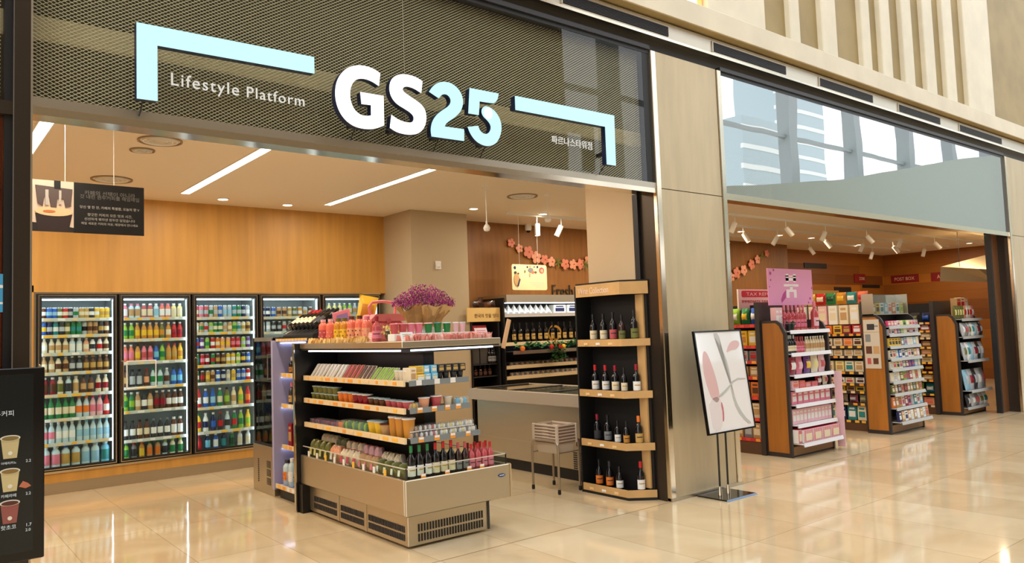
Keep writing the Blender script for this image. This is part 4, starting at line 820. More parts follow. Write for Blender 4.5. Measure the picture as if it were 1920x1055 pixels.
# dried flowers in kraft paper
t = thing('dried_flower_bouquet', 'purple dried baby breath bouquet wrapped in crumpled kraft paper', 'bouquet', (3.36, 5.35, CT))
KR = mat('kraft_paper', (196, 150, 92), .8, noise=.15, scale=12); KR2 = mat('kraft_paper_light', (222, 184, 126), .8)
def wrap(u, v):
    a = 2*PI*u; r = .12+.10*v+.018*math.sin(7*a+3*v)+.012*math.sin(13*a); return (r*.98*math.cos(a), r*.7*math.sin(a), .11+v*(.15+.03*math.sin(5*a)))
w_ = MB().grid(wrap, 48, 5, KR).build('kraft_wrap', t, False)
MB().grid(lambda u, v: ((.15+.06*v+.012*math.sin(40*u))*1.2*math.cos(PI*(1.35+.8*u)), (.16+.06*v)*.75*math.sin(PI*(1.35+.8*u)), .20+.07*v+.01*math.sin(23*u)), 24, 3, KR2).build('paper_fold', w_)
fm = MB(); PU = [mat('purple_bloom_%d' % i, c, .8) for i, c in enumerate(((150, 50, 120), (176, 74, 150), (120, 36, 96), (206, 110, 150)))]
sm = MB(); ST = mat('dried_stem', (120, 60, 70), .8)
for _ in range(1500):
    a = random.uniform(0, 2*PI); rr = random.random()**.5; el = random.uniform(.25, 1)
    x, y = .29*rr*math.cos(a), .16*rr*math.sin(a); z = .24+.20*(1-rr*rr*.75)*el+random.uniform(0, .03)
    s_ = random.uniform(.0035, .008); k = random.random
    fm.poly([(x+s_, y, z), (x-s_*.6, y+s_, z), (x-s_*.6, y-s_, z), (x, y, z+s_*1.3), (x, y, z-s_)], [(0, 1, 3), (1, 2, 3), (2, 0, 3), (1, 0, 4), (2, 1, 4), (0, 2, 4)], random.choice(PU))
for _ in range(130):
    a = random.uniform(0, 2*PI); rr = random.random()**.5; sm.tube([(0.05*math.cos(a), .03*math.sin(a), .14), (.30*rr*math.cos(a), .165*rr*math.sin(a), .22+.22*(1-rr*.5))], .0012, ST, 3)
fm.build('blossoms', t); sm.build('stems', t)
t = thing('glass_cloche', 'low clear grey dome under the kraft paper bouquet', 'dome', (3.40, 5.35, CT))
MB().lathe([(.15, 0), (.15, .04), (.12, .085), (.06, .105), (.001, .109)], mat('smoky_plastic', (180, 190, 188), .15, alpha=.55), seg=24, cap=False).build('dome', t, True); MB().lathe([(.155, 0), (.155, .006), (.001, .006)], WHITE, seg=24).build('base', t)
t = thing('wooden_sign_stick', 'thin wooden board leaning at the right end of the island canopy', 'wooden board', (3.86, 4.96, 1.41)); b = MB().box(-.022, .022, -.006, .006, 0, .245, mat('pale_wood', (222, 176, 130), .6), .006).build('board', t); b.rotation_euler = (0, .30, 0)
MB().box(-.10, .02, .0, .02, .02, .04, STEEL).build('clip', t)

# ------------------------------------------------------------------ liquor shelf behind the island cooler
LV = mat('lavender_panel', (168, 166, 206), .45); LVD = mat('indigo_back_panel', (70, 68, 110), .5)
t = thing('liquor_shelf', 'lavender-lit open liquor shelf between the island cooler and the steel case', 'shelf unit', (0, 0, 0))
MB().box(2.91, 3.5, 7.455, 7.50, .08, 1.535, LV).build('end_panel', t); MB().box(3.30, 3.34, 6.73, 7.455, .08, 1.535, LVD).build('back_panel', t)
MB().box(2.96, 3.5, 6.73, 7.44, 0, .08, BLACK).build('plinth', t); MB().box(2.955, 3.5, 6.73, 7.455, 1.53, 1.545, DGREY).build('top_panel', t)
for z_ in (1.515, 1.18, .88, .48): MB().box(2.99, 3.25, 7.43, 7.452, z_-.012, z_-.004, LEDS).build('light_strip', t)
r_ = MB().box(2.945, 2.957, 6.73, 7.455, 1.525, 1.55, LIPW)
for k in range(9): r_.box(2.942, 2.946, 6.76+k*.075, 6.80+k*.075, 1.528, 1.548, TAGY)
r_.build('price_rail', t)
for z, xf in ((1.20, 3.0), (.90, 3.0), (.50, 3.0), (.13, 2.93)):
    s_ = MB().box(xf, 3.30, 6.73, 7.45, z-.015, z-.005, LV).build('shelf', t)
    r_ = MB().box(xf-.012, xf, 6.73, 7.45, z-.03, z+.012, LIPW)
    for k in range(6): r_.box(xf-.015, xf-.011, 6.77+k*.11, 6.83+k*.11, z-.024, z+.008, random.choice((TAGW, TAGY, TAGO)))
    r_.build('price_rail', s_)
gl = 'liquor bottles on the lavender shelf'
for z, xf, place, L in ((1.197, 3.06, 'on top liquor shelf', (('wine', .03, .17, 'black', 'amber', 'white'), ('wine', .032, .17, 'dark brown', 'cream', 'white'), ('wine', .032, .18, 'brown', 'gold', 'white'), ('wine', .032, .16, 'dark brown', 'cream', 'black'), ('wine', .03, .19, 'brown', 'tan', 'white'))),
                        (.897, 3.06, 'on second liquor shelf', (('wine', .033, .22, 'charcoal', 'gold', 'pink'), ('wine', .03, .24, 'black', 'silver', 'silver'), ('wine', .03, .25, 'charcoal', 'silver', 'black'), ('wine', .03, .25, 'navy', 'silver', 'silver'), ('wine', .03, .24, 'black', 'grey', 'black'))),
                        (.497, 3.06, 'on third liquor shelf', (('box', .075, .075, .22, 'crimson', 'gold'), ('box', .075, .075, .22, 'dark brown', 'gold'), ('wine', .033, .22, 'dark brown', 'tan', 'black'), ('box', .075, .075, .23, 'brown', 'gold'), ('wine', .033, .23, 'black', 'cream', 'brown'))),
                        (.127, 2.985, 'on lowest liquor shelf', (('juice', .042, .24, 'clear', 'orange', 'charcoal'), ('juice', .04, .27, 'clear', 'white', 'white'), ('juice', .042, .25, 'pale blue', 'green', 'charcoal'), ('juice', .042, .26, 'clear', 'navy', 'silver'), ('juice', .042, .25, 'clear', 'white', 'blue')))):
    n = len(L)
    for i, k in enumerate(L[::-1]):
        nm = 'bottle_carton' if k[0] == 'box' else 'liquor_bottle'
        col = (k[4] if k[0] == 'box' else k[3]).replace(' ', '-')
        put(k, nm, 'carton' if k[0] == 'box' else 'bottle', '%s %s with %s print, %s from near end %s' % (col, 'liquor carton' if k[0] == 'box' else 'liquor bottle', k[-1 if k[0] == 'box' else 4].replace(' ', '-'), ORD[i], place), (xf+random.uniform(0, .02), 6.80+.14*i, z), -PI/2+random.uniform(-.2, .2), gl)
# tilted wines in racks on top
RK = thing('tilted_wine_rack', 'black slanting wire wine rack on top of the liquor shelf', 'wine rack', (0, 0, 0))
MB().prism([(3.02, 1.546), (3.36, 1.546), (3.36, 1.72), (3.02, 1.58)], 6.55+.2, 7.45, 'y', BLACK).build('sloping_base', RK)
m = MB()
for k in range(8): y = 6.77+k*.096; m.tube([(3.02, y, 1.60), (3.34, y, 1.745), (3.34, y, 1.83)], .004, DGREY, 5)
m.build('wire_divider', RK)
for i in range(7):
    y = 6.82+i*.096; cap = ('black', 'black', 'black', 'charcoal', 'red', 'red', 'crimson')[i]
    k = ('wine', .036, .30, 'black', 'cream' if i > 1 else 'charcoal', cap)
    o = put(k, 'wine_bottle', 'bottle', 'tilted black wine bottle with %s capsule, %s from near end of rack' % (cap, ORD[i]), (3.07, y, 1.655), 0, 'tilted wines on the liquor shelf')
    o.rotation_euler = (.0, math.radians(56), 0) ; o.rotation_euler = Matrix.Rotation(math.radians(52), 3, 'Y').to_euler() if False else (Matrix.Rotation(math.radians(56), 3, 'Y') @ Matrix.Rotation(-PI/2, 3, 'Z')).to_euler()
# ------------------------------------------------------------------ steel chilled case
t = thing('chilled_case', 'narrow steel chilled case with smoked glass side beyond the liquor shelf', 'display case', (0, 0, 0))
b = MB().box(2.93, 3.5, 7.515, 8.08, .0, .475, FRIDGE, .004).build('base', t)
m = MB()
for j in range(3):
    for k in range(5): m.box(2.925, 2.931, 7.60, 7.70, .10+j*.085+k*.014, .106+j*.085+k*.014, DGREY)
for k in range(12): m.box(2.925, 2.931, 7.92, 7.935, .10+k*.02, .112+k*.02, DGREY)
m.build('vent_grille', b); MB().box(2.94, 3.5, 7.53, 8.07, .475, .50, BLACK).build('sill', t)
m = MB()
for x, y in ((2.95, 7.53), (2.95, 8.05), (3.48, 7.53), (3.48, 8.05)): m.box(x-.012, x+.012, y-.015, y+.015, .50, 1.56, BLACK)
m.box(2.94, 3.5, 7.515, 8.07, 1.53, 1.57, STEEL); m.box(3.2, 3.22, 7.54, 8.05, .5, 1.53, BLACK); m.box(2.94, 2.96, 7.55, 8.04, 1.12, 1.13, DGREY); m.box(2.96, 3.2, 7.55, 8.04, 1.0, 1.012, DGREY); m.build('frame', t)
MB().box(2.945, 2.949, 7.545, 8.035, .50, 1.53, glass('smoked_glass', (150, 160, 165), 1.45)).build('glass', t)
o = MB().prism([(7.62, 1.02), (7.86, 1.02), (7.88, 1.2), (7.87, 1.38), (7.80, 1.50), (7.72, 1.51), (7.65, 1.44), (7.61, 1.2)], 2.965, 2.975, 'x', mat('orange_board', (236, 96, 30), .5))
for i in range(4): o.box(2.962, 2.966, 7.68, 7.82-.02*(i % 2), 1.12+i*.06, 1.14+i*.06, TAGW)
tag(o.build('price_board'), 'orange rounded price board behind the smoked glass of the case', 'board')
for i, (z, c) in enumerate(((.501, 'cream'), (.695, 'blue'), (.845, 'blue'))):
    if i: o = MB().box(2.98, 3.06, 7.62, 7.90, z, z+.145, pm(c), .004).box(2.977, 2.981, 7.66, 7.84, z+.05, z+.10, TAGW).build('beverage_carton')
    else: o = MB().box(2.98, 3.06, 7.62, 7.90, z, z+.19, mat('cream_carton', (200, 194, 160), .6), .004).box(2.977, 2.981, 7.68, 7.80, z+.05, z+.12, pm('olive')).build('beverage_carton')
    tag(o, ('cream carton at the bottom of the steel case', 'blue printed carton in the steel case, lower of two', 'blue printed carton in the steel case, upper of two')[i], 'carton')

# ------------------------------------------------------------------ chest freezer
t = thing('chest_freezer', 'long stainless chest freezer with glass lids behind the island cooler', 'freezer', (0, 0, 0))
X0, X1, Y0, Y1 = 5.30, 6.25, 5.50, 7.53
b = MB().box(X0+.10, X1-.1, Y0+.05, Y1-.05, .12, .76, FRIDGE, .006).build('body', t)
MB().box(X0+.14, X1-.14, Y0+.1, Y1-.1, 0, .12, BLACK).build('plinth', t)
MB().box(X0+.095, X0+.101, Y0+.05, Y1-.05, .33, .345, STEEL).build('seam_strip', b)
m = MB()
for j in range(3):
    for k in range(8): m.box(X0+.094, X0+.101, 5.62+j*.08, 5.67+j*.08, .13+k*.022, .142+k*.022, DGREY)
m.box(X0+.094, X0+.101, 5.66, 5.78, .36, .44, mat('display_brown', (90, 50, 40), .4)); m.build('vent_grille', b)
m = MB(); rimm = mat('freezer_rim', (196, 180, 160), .35, .4)
m.prism([(Y0, .80), (Y0, .86), (Y0+.04, .885), (Y1-.04, .885), (Y1, .86), (Y1, .80), (Y1-.04, .765), (Y0+.04, .765)], X0, X0+.08, 'x', rimm); m.box(X1-.08, X1, Y0, Y1, .77, .885, rimm); m.box(X0+.08, X1-.08, Y0, Y0+.08, .77, .885, rimm); m.box(X0+.08, X1-.08, Y1-.08, Y1, .77, .885, rimm); m.build('rim', t)
for k in range(3):
    y = Y0+.08+k*(Y1-Y0-.16)/3; l = MB().box(X0+.09, X1-.09, y+.02, y+(Y1-Y0-.16)/3-.02, .878, .882, GLS).build('glass_lid', t)
    m = MB(); y1 = y+(Y1-Y0-.16)/3; m.box(X0+.08, X1-.08, y, y+.02, .875, .89, BLACK); m.box(X0+.08, X1-.08, y1-.02, y1, .875, .89, BLACK); m.build('lid_frame', l)
MB().box(X0+.1, X1-.1, Y0+.1, Y1-.1, .762, .80, mat('freezer_inside', (120, 112, 108), .5)).build('stock_tray', t)

# ------------------------------------------------------------------ rack of stacked baskets
RB = thing('basket_rack', 'tubular steel rack on four black-tipped legs before the chest freezer', 'rack', (4.885, 5.49, 0))
TB = mat('rack_tube', (190, 178, 160), .3, .8)
for nm, (xa, ya), (xb, yb) in (('leg', (0, 0), (0, .38)), ('leg', (.27, 0), (.27, .38))):
    for (x, y) in ((xa, ya), (xb, yb)):
        l = MB().tube([(x, y, .02), (x, y, .44)], .0115, TB, 8).build('leg', RB, True); MB().lathe([(.013, 0), (.016, .01), (.015, .04), (.011, .045)], BLACK, x, y, 10).build('rubber_foot', l, True)
for x in (0, .27): MB().tube([(x, 0, .43), (x, .008, .458), (x, .03, .48), (x, .06, .488), (x, .32, .488), (x, .35, .48), (x, .372, .458), (x, .38, .43)], .0115, TB, 8).build('top_rail', RB, True)
MB().tube([(0, 0, .38), (.27, 0, .38)], .007, TB, 6).build('cross_bar', RB); MB().tube([(0, .38, .36), (.27, .38, .36)], .007, TB, 6).build('cross_bar', RB)
BK = mat('basket_grey_beige', (206, 190, 170), .5); BKD = mat('basket_rim_brown', (140, 108, 92), .5)
def basket_mesh():
    m = MB(); L, Wd, h, t_ = .165, .118, .13, .004
    top = [(-Wd, -L), (Wd, -L), (Wd, L), (-Wd, L)]; bt = [(-Wd*.82, -L*.86), (Wd*.82, -L*.86), (Wd*.82, L*.86), (-Wd*.82, L*.86)]
    vs = [(x, y, 0) for x, y in bt]+[(x, y, h) for x, y in top]
    m.poly(vs, [(0, 1, 2, 3), (0, 1, 5, 4), (1, 2, 6, 5), (2, 3, 7, 6), (3, 0, 4, 7)], BK)
    for z, e in ((h-.012, .006),): 
        for a, b in ((0, 1), (1, 2), (2, 3), (3, 0)):
            m.tube([(top[a][0]*1.03, top[a][1]*1.02, z), (top[b][0]*1.03, top[b][1]*1.02, z)], .007, BK, 6); m.tube([(top[a][0]*1.01, top[a][1]*1.01, z-.013), (top[b][0]*1.01, top[b][1]*1.01, z-.013)], .008, BKD, 6)
    for x, y in top: m.box(x*1.03-.010, x*1.03+.010, y*1.02-.018, y*1.02+.018, h-.038, h-.002, BK, .004)
    return m
bm_ = basket_mesh().mesh('basket_body')
hm = MB().box(-.125, -.119, -.045, .045, -.015, .004, BK, .002).mesh('handle')
for i in range(6):
    o = bpy.data.objects.new('shopping_basket', None); COL.objects.link(o); o.location = (5.02, 5.68, .365+i*.029)
    tag(o, 'grey-beige shopping basket, %s from the top of the nested stack' % ORD[5-i], 'basket', 'nested baskets in the steel rack')
    b = bpy.data.objects.new('tub', bm_); COL.objects.link(b); b.parent = o
    h_ = bpy.data.objects.new('handle', hm); COL.objects.link(h_); h_.parent = o; h_.location = (0, 0, .13)

# ------------------------------------------------------------------ wine shelf at the pillar
WS = thing('wine_display_shelf', 'tall black corner wine shelf with pale wood rails against the pillar', 'shelf', (0, 0, 0))
PW = mat('pale_oak_rail', (214, 170, 110), .5, noise=.06, scale=6)
A, B_, C_ = (5.12, 5.41), (5.115, 4.83), (5.315, 4.665)
BLK = mat('wine_shelf_black', (14, 13, 13), .6)
MB().box(5.315, 5.345, 4.80, 5.41, 0, 1.95, BLK).build('back_panel', WS)
MB().box(5.12, 5.345, 5.41, 5.43, 0, 1.95, BLK).build('side_panel', WS)
MB().prism([(5.305, 4.68), (5.325, 4.68), (5.325, 4.80), (5.305, 4.80)], 0, 1.95, 'z', BLK).build('side_panel', WS)
MB().box(5.285, 5.304, 4.71, 4.80, .1, 1.84, PW).build('wood_upright', WS)
foot = [A, B_, C_, (5.325, 4.70), (5.325, 5.41)]
MB().prism([(x+.004 if i < 3 else x, y) for i, (x, y) in enumerate(foot)], 0, .03, 'z', BLK).build('plinth', WS)
MB().prism(foot, 1.962, 1.975, 'z', BLK).build('top_panel', WS)
def rail(z0, z1, par, d=.012, name='wood_rail', nt=3):
    n2 = Vector((-(B_[1]-C_[1]), (B_[0]-C_[0]))).normalized()
    m = MB().prism([A, B_, (B_[0]+d, B_[1]+.002), (A[0]+d, A[1])], z0, z1, 'z', PW); o = m.build(name, par)
    m = MB().prism([B_, C_, (C_[0]+.006, C_[1]+d), (B_[0]+.008, B_[1]+d)], z0, z1, 'z', PW); o2 = m.build(name, par)
    if nt:
        q = MB()
        for k in range(nt): y = 5.32-k*.16; q.box(5.1175-.003, 5.118, y-.05, y, z0+.012, z0+.034, TAGW if k % 2 else mat('kraft_tag', (236, 206, 150), .6)).box(5.1135, 5.1145, y-.045, y-.02, z0+.01, z0+.016, TAGO)
        q.build('price_tag', par)
rail(1.845, 1.960, WS, name='header_board', nt=0)
hd = text('header_text', 'Wine Collection', .085, (5.1165, 5.37, 1.872), (PI/2, 0, -PI/2), mat('header_white', (240, 214, 196), .6), WS, .001, width=.40, height=.06)
wl = ('first', 'second', 'third', 'lowest')
wb = {0: (('wine', .036, .27, 'black', 'cream', 'black'), ('wine', .036, .27, 'black', 'cream', 'black'), ('wine', .036, .28, 'black', 'rose', 'black'), ('wine', .033, .25, 'dark brown', 'olive', 'black'), ('wine', .036, .29, 'black', 'olive', 'black')),
      1: (('wine', .036, .26, 'black', 'white', 'red'), ('wine', .036, .26, 'black', 'white', 'red'), ('wine', .036, .26, 'black', 'cream', 'crimson'), ('wine', .03, .24, 'black', 'cream', 'black'), ('wine', .036, .27, 'black', 'white', 'crimson')),
      2: (('wine', .036, .26, 'black', 'charcoal', 'crimson'), ('wine', .036, .26, 'black', 'grey', 'black'), ('wine', .03, .22, 'black', 'white', 'black'), ('wine', .03, .22, 'black', 'amber', 'black'), ('wine', .036, .27, 'black', 'gold', 'orange')),
      3: (('wine', .036, .25, 'black', 'orange', 'black'), ('wine', .036, .25, 'black', 'orange', 'charcoal'), ('wine', .034, .22, 'black', 'white', 'black'), None, ('wine', .036, .28, 'black', 'white', 'red'))}
for i, z in enumerate((1.395, .925, .46, .045)):
    s_ = MB().prism([(x+.012 if i_ < 3 else x, y) for i_, (x, y) in enumerate(foot)], z, z+.012, 'z', BLK).build('shelf', WS)
    rail(z-.02, z+.045, s_)
    for j, k in enumerate(wb[i]):
        if k is None: continue
        x, y = ((5.20, 5.27), (5.20, 5.135), (5.19, 5.0), (5.20, 4.90), (5.245, 4.79))[j]
        put(k, 'wine_bottle', 'bottle', 'dark wine bottle with %s label, %s from left on %s wood-railed shelf' % (k[4].replace(' ', '-'), ORD[j], wl[i]), (x, y, z+.013), -.65+(-.0 if j < 4 else .1), 'wine bottles on the corner wine shelf')

# ------------------------------------------------------------------ fresh food wall
FC = thing('open_chiller', 'white-lit open chiller wall under the Fresh lettering', 'chiller', (0, 0, 0))
m = MB(); m.box(6.74, 9.6, 9.18, 9.22, .3, 2.0, mat('chiller_back', (34, 36, 44), .5)); m.box(6.72, 9.6, 8.6, 9.2, 0, .35, DGREY); m.box(6.72, 6.74, 8.6, 9.2, 0, 2.02, BLACK); m.build('cabinet', FC)
m = MB(); m.box(6.72, 9.6, 8.52, 9.2, 2.02, 2.06, FRIDGE); m.box(6.72, 9.6, 8.52, 8.56, 1.95, 2.02, FRIDGE); m.build('canopy', FC)
MB().box(6.76, 9.55, 8.58, 8.62, 1.94, 1.95, LEDW).build('light_strip', FC); MB().box(6.76, 9.55, 8.66, 8.68, 1.355, 1.36, LEDS).build('light_strip', FC)
for z, mt, nm in ((1.79, LIPWH, 'shelf'), (1.38, LIPW, 'shelf'), (1.26, STEEL, 'counter'), (1.05, LIPW, 'shelf'), (.90, LIPW, 'shelf')):
    y0 = 8.62 if nm == 'shelf' else 8.45
    s_ = MB().box(6.75, 9.58, y0, 9.18, z-.012, z-.003, WHITE if z > 1.7 else DGREY).build(nm, FC); MB().box(6.75, 9.58, y0-.012, y0, z-.045, z+.004, mt).build('price_rail', s_)
L = []
for i in range(9): L.append((('tent', .13, .12, .14, 'white', 'silver'), 'white pointed rice pack'))
row(L, 'rice_pack', 'pack', 'on upper chiller shelf', (6.78, 8.76, 1.79), (7.72, 8.76, 1.79), 0, 'packs on the white upper shelf of the chiller wall')
row([(('box', .24, .12, .13, 'white', 'navy'), 'white flat carton')]*5, 'food_carton', 'carton', 'on upper chiller shelf', (7.76, 8.76, 1.79), (9.1, 8.76, 1.79), 0, 'packs on the white upper shelf of the chiller wall')
wl_ = ('wine', .037, .29, 'black', 'gold', 'black')
row([((('wine', .037, .28 if i < 12 else .32, 'black', 'gold' if i < 12 else 'cream', 'black' if i < 12 else 'crimson')), 'dark bottle with %s label' % ('gold' if i < 12 else 'cream')) for i in range(16)], 'wine_bottle', 'bottle', 'on second chiller shelf', (6.90, 8.70, 1.38), (8.9, 8.70, 1.38), 0, 'bottles on the second shelf of the chiller wall')
row([(('shell', .17, .16, .05, 'dark brown', 'tan'), 'flat tray of brown side dishes')]*5+[(('shell', .17, .16, .06, 'crimson', 'white'), 'flat tray of red side dishes')]*2+[(('shell', .17, .16, .05, 'tan', 'cream'), 'flat tray of pale side dishes')]*3, 'food_tray', 'food tray', 'on third chiller shelf', (6.85, 8.72, 1.05), (8.8, 8.72, 1.05), 0, 'food trays on the lower shelves of the chiller wall')
row([(('shell', .17, .16, .055, 'charcoal', 'tan'), 'flat tray of dark side dishes')]*6+[(('shell', .17, .16, .05, 'tan', 'cream'), 'flat tray of tan side dishes')]*4, 'food_tray', 'food tray', 'on lowest chiller shelf', (6.85, 8.72, .90), (8.8, 8.72, .90), 0, 'food trays on the lower shelves of the chiller wall')
# greenery with fruit on the counter
m = MB(); GRN = [pm('green', .5), pm('dark green', .5), mat('leaf_mid', (60, 110, 50), .5)]
def leaf(mb, x, y, z, s_, mt):
    a, b = random.uniform(0, 2*PI), random.uniform(-.6, .9); d = Vector((math.cos(a), math.sin(a), b)).normalized()*s_; n_ = d.cross(Vector((0, 0, 1))).normalized()*s_*.32; p = Vector((x, y, z))
    mb.poly([p, p+d*.5+n_, p+d, p+d*.5-n_], [(0, 1, 2, 3)], mt)
for _ in range(420):
    t_ = random.random(); x = 6.85+t_*1.9; leaf(m, x, 8.50+random.uniform(-.05, .08), 1.275+random.uniform(0, .05)+(.13*random.random() if x > 8.0 else .05*random.random()), random.uniform(.05, .09), random.choice(GRN))
for _ in range(120): leaf(m, 7.55+random.uniform(-.12, .12), 8.39+random.uniform(-.03, .02), 1.10+random.uniform(0, .2), random.uniform(.05, .08), random.choice(GRN))
o = m.build('leaf_garland'); tag(o, 'green artificial leaf garland along the steel counter of the chiller', 'garland'); o['kind'] = 'stuff'
for x, c, nm in ((6.9, 'orange', 'orange'), (7.45, 'red', 'apple'), (7.62, 'red', 'apple'), (7.68, 'yellow', 'lemon'), (8.0, 'pale yellow', 'lemon')):
    tag(MB().lathe([(.001, 0), (.025, .006), (.038, .035), (.03, .062), (.006, .072), (.001, .068)], pm(c), x, 8.42, 12, z0=1.256, cap=False).build(nm, None, True), '%s %s lying on the leafy steel counter %s' % (c.replace(' ', '-'), nm, 'near the black cabinet' if x < 7 else ('beside the gold bow' if x < 7.5 else ('right of the other red apple' if c == 'red' else ('next to the red apples' if x < 7.7 else 'below the cream-label bottles')))), 'fruit')
m = MB()
for sg in (-1, 1): m.grid(lambda u, v, sg=sg: (7.52+sg*(.02+.10*math.sin(PI*u)), 8.46-.03*math.sin(PI*u)-.02*v, 1.48+.10*math.cos(PI*u)*1.0+.03*v), 10, 2, mat('gold_ribbon', (214, 160, 70), .4)); m.grid(lambda u, v, sg=sg: (7.52+sg*.05*u, 8.46-.02*v, 1.46-.17*u+.02*v), 4, 2, mat('gold_ribbon'))
tag(m.build('ribbon_bow', None, True), 'gold ribbon bow in front of the dark chiller bottles', 'bow')
t = thing('cream_label_card', 'cream card propped before the tall bottles with cream labels', 'card', (8.24, 8.47, 1.26)); MB().box(-.06, .06, -.002, .002, 0, .07, TAGW).build('sheet', t)
# black cabinet beside the column, with its Korean sign
BC = thing('black_display_cabinet', 'black display cabinet with red bags between the column and the chiller', 'cabinet', (0, 0, 0))
m = MB(); m.box(6.225, 6.68, 9.1, 9.2, 0, 1.70, BLACK); m.box(6.222, 6.24, 8.70, 9.1, 0, 1.70, BLACK); m.box(6.66, 6.69, 8.66, 9.1, 0, 1.70, BLACK); m.box(6.24, 6.66, 8.72, 9.1, 0, .12, BLACK); m.build('carcass', BC)
for z in (1.42, 1.10, .93, .62): MB().box(6.24, 6.66, 8.70, 9.1, z-.014, z-.003, DGREY).build('shelf', BC)
sg = MB().box(6.13, 6.70, 8.655, 8.67, 1.69, 1.885, mat('sign_kraft', (232, 196, 124), .6)).build('sign_board', BC); text('sign_text', '한국의 맛을 잇다', .1, (6.25, 8.653, 1.75), FRONT, mat('ink_brown', (96, 60, 34), .6), BC, .0008, width=.42)
for i, (x, rz, nm) in enumerate(((6.26, .3, 0), (6.36, -.2, 0), (6.44, .4, 0))):
    o = bpy.data.objects.new('dark_fish_pack', proto(('pouch', .10, .06, .26, 'dark brown', 'brown'))[0][1]); COL.objects.link(o); o.location = (x, 8.70, 1.89+.02); o.rotation_euler = (0, 1.25+.2*i, rz)
    tag(o, 'dark brown dried pack lying on the Korean sign, %s from left' % ORD[i], 'pack')
t = thing('red_gift_bag', 'red paper gift bag with dark handles in the black cabinet', 'bag', (6.40, 8.80, 1.42)); MB().box(-.12, .12, -.05, .05, 0, .22, mat('gift_red', (190, 40, 46), .5), .003).build('body', t); MB().tube([(-.05, -.052, .2), (-.04, -.06, .11), (0, -.065, .08), (.04, -.06, .11), (.05, -.052, .2)], .004, BLACK, 5).build('handle', t)
for i in range(2): tag(MB().box(6.25+i*.15, 6.385+i*.15, 8.75, 8.95, 1.10, 1.36, mat('grey_box', (66, 60, 54), .6), .003).build('gift_carton'), 'tall grey-brown gift carton in black cabinet, %s' % ('beside the column' if i == 0 else 'beside the dark bottles'), 'carton')
row([(('wine', .03, .24, 'black', 'grey', 'black'), 'black bottle')]*3, 'wine_bottle', 'bottle', 'on shelf of the black cabinet', (6.53, 8.74, 1.10), (6.66, 8.74, 1.10), 0, 'bottles in the black cabinet')
row([(('wine', .03, .15, 'dark brown', 'brown', 'black'), 'small brown jar')]*4, 'sauce_bottle', 'bottle', 'on low shelf of the black cabinet', (6.28, 8.78, .93), (6.62, 8.78, .93), 0, 'bottles in the black cabinet')
tag(MB().box(6.30, 6.42, 8.75, 8.9, .62, .78, mat('olive_box', (110, 100, 50), .6), .003).build('gift_carton'), 'small olive carton low in the black cabinet', 'carton')

# Fresh lettering, menu board and cherry blossom garland
o = text('wall_lettering', 'Fresh', .30, (8.20, 9.225, 2.06), FRONT, mat('letter_charcoal', (52, 50, 40), .5), None, .012, off=-.003); o.scale = (.72, 1, 1)
tag(o, 'charcoal raised word Fresh on the brown wall above the chiller', 'lettering')
t = thing('hanging_menu_board', 'cream picture board with pastries hanging before the brown wall', 'board', (6.86, 8.55, 2.13))
CB = mat('board_cream', (250, 226, 176), .5); m = MB(); w, h, r = .66, .37, .03
pts = []
for cx_, cz_, a0 in ((w-r, h-r, 0), (r, h-r, 90), (r, r, 180), (w-r, r, 270)):
    for k in range(5): a = math.radians(a0+k*22.5); pts.append((cx_+r*math.cos(a), cz_+r*math.sin(a)))
b = m.prism(pts, 0, .012, 'y', CB).build('panel', t)
q = MB()
for (x, z, rx, rz_, c) in ((.055, .32, .022, .024, 'navy'), (.56, .29, .05, .045, 'rose'), (.565, .285, .03, .028, 'peach'), (.35, .29, .05, .035, 'grey'), (.39, .26, .03, .02, 'coral'), (.29, .335, .014, .014, 'dark brown'), (.34, .345, .014, .014, 'gold'), (.42, .34, .012, .012, 'olive'), (.48, .34, .016, .016, 'navy'), (.24, .27, .01, .02, 'olive'), (.44, .265, .02, .012, 'olive'), (.33, .22, .012, .03, 'peach'), (.08, .15, .05, .09, 'tan'), (.06, .25, .02, .018, 'charcoal'), (.11, .235, .014, .014, 'brown'), (.45, .26, .01, .01, 'crimson')):
    q.prism([(x+rx*math.cos(a*PI/8), z+rz_*math.sin(a*PI/8)) for a in range(16)], -.002-.0006*len(q.v)/32, 0, 'y', pm(c, .6))
q.prism([(.085, .06), (.105, .05), (.145, .15), (.13, .17)], -.014, 0, 'y', pm('navy', .6)); q.build('printed_pastries', b)
q = MB().box(.32, .61, -.001, 0, .105, .110, pm('silver')).box(.36, .61, -.001, 0, .075, .079, pm('silver')).box(.44, .6, -.001, 0, .045, .048, pm('silver')); q.build('printed_line', b)
MB().tube([(.15, .006, .37), (.15, .006, ZC-2.13)], .0018, WHITE, 4).build('wire', t); MB().tube([(.50, .006, .37), (.50, .006, ZC-2.13)], .0018, WHITE, 4).build('wire', t)
BL = [mat('blossom_pink', (222, 138, 114), .7), mat('blossom_peach', (232, 164, 136), .7)]
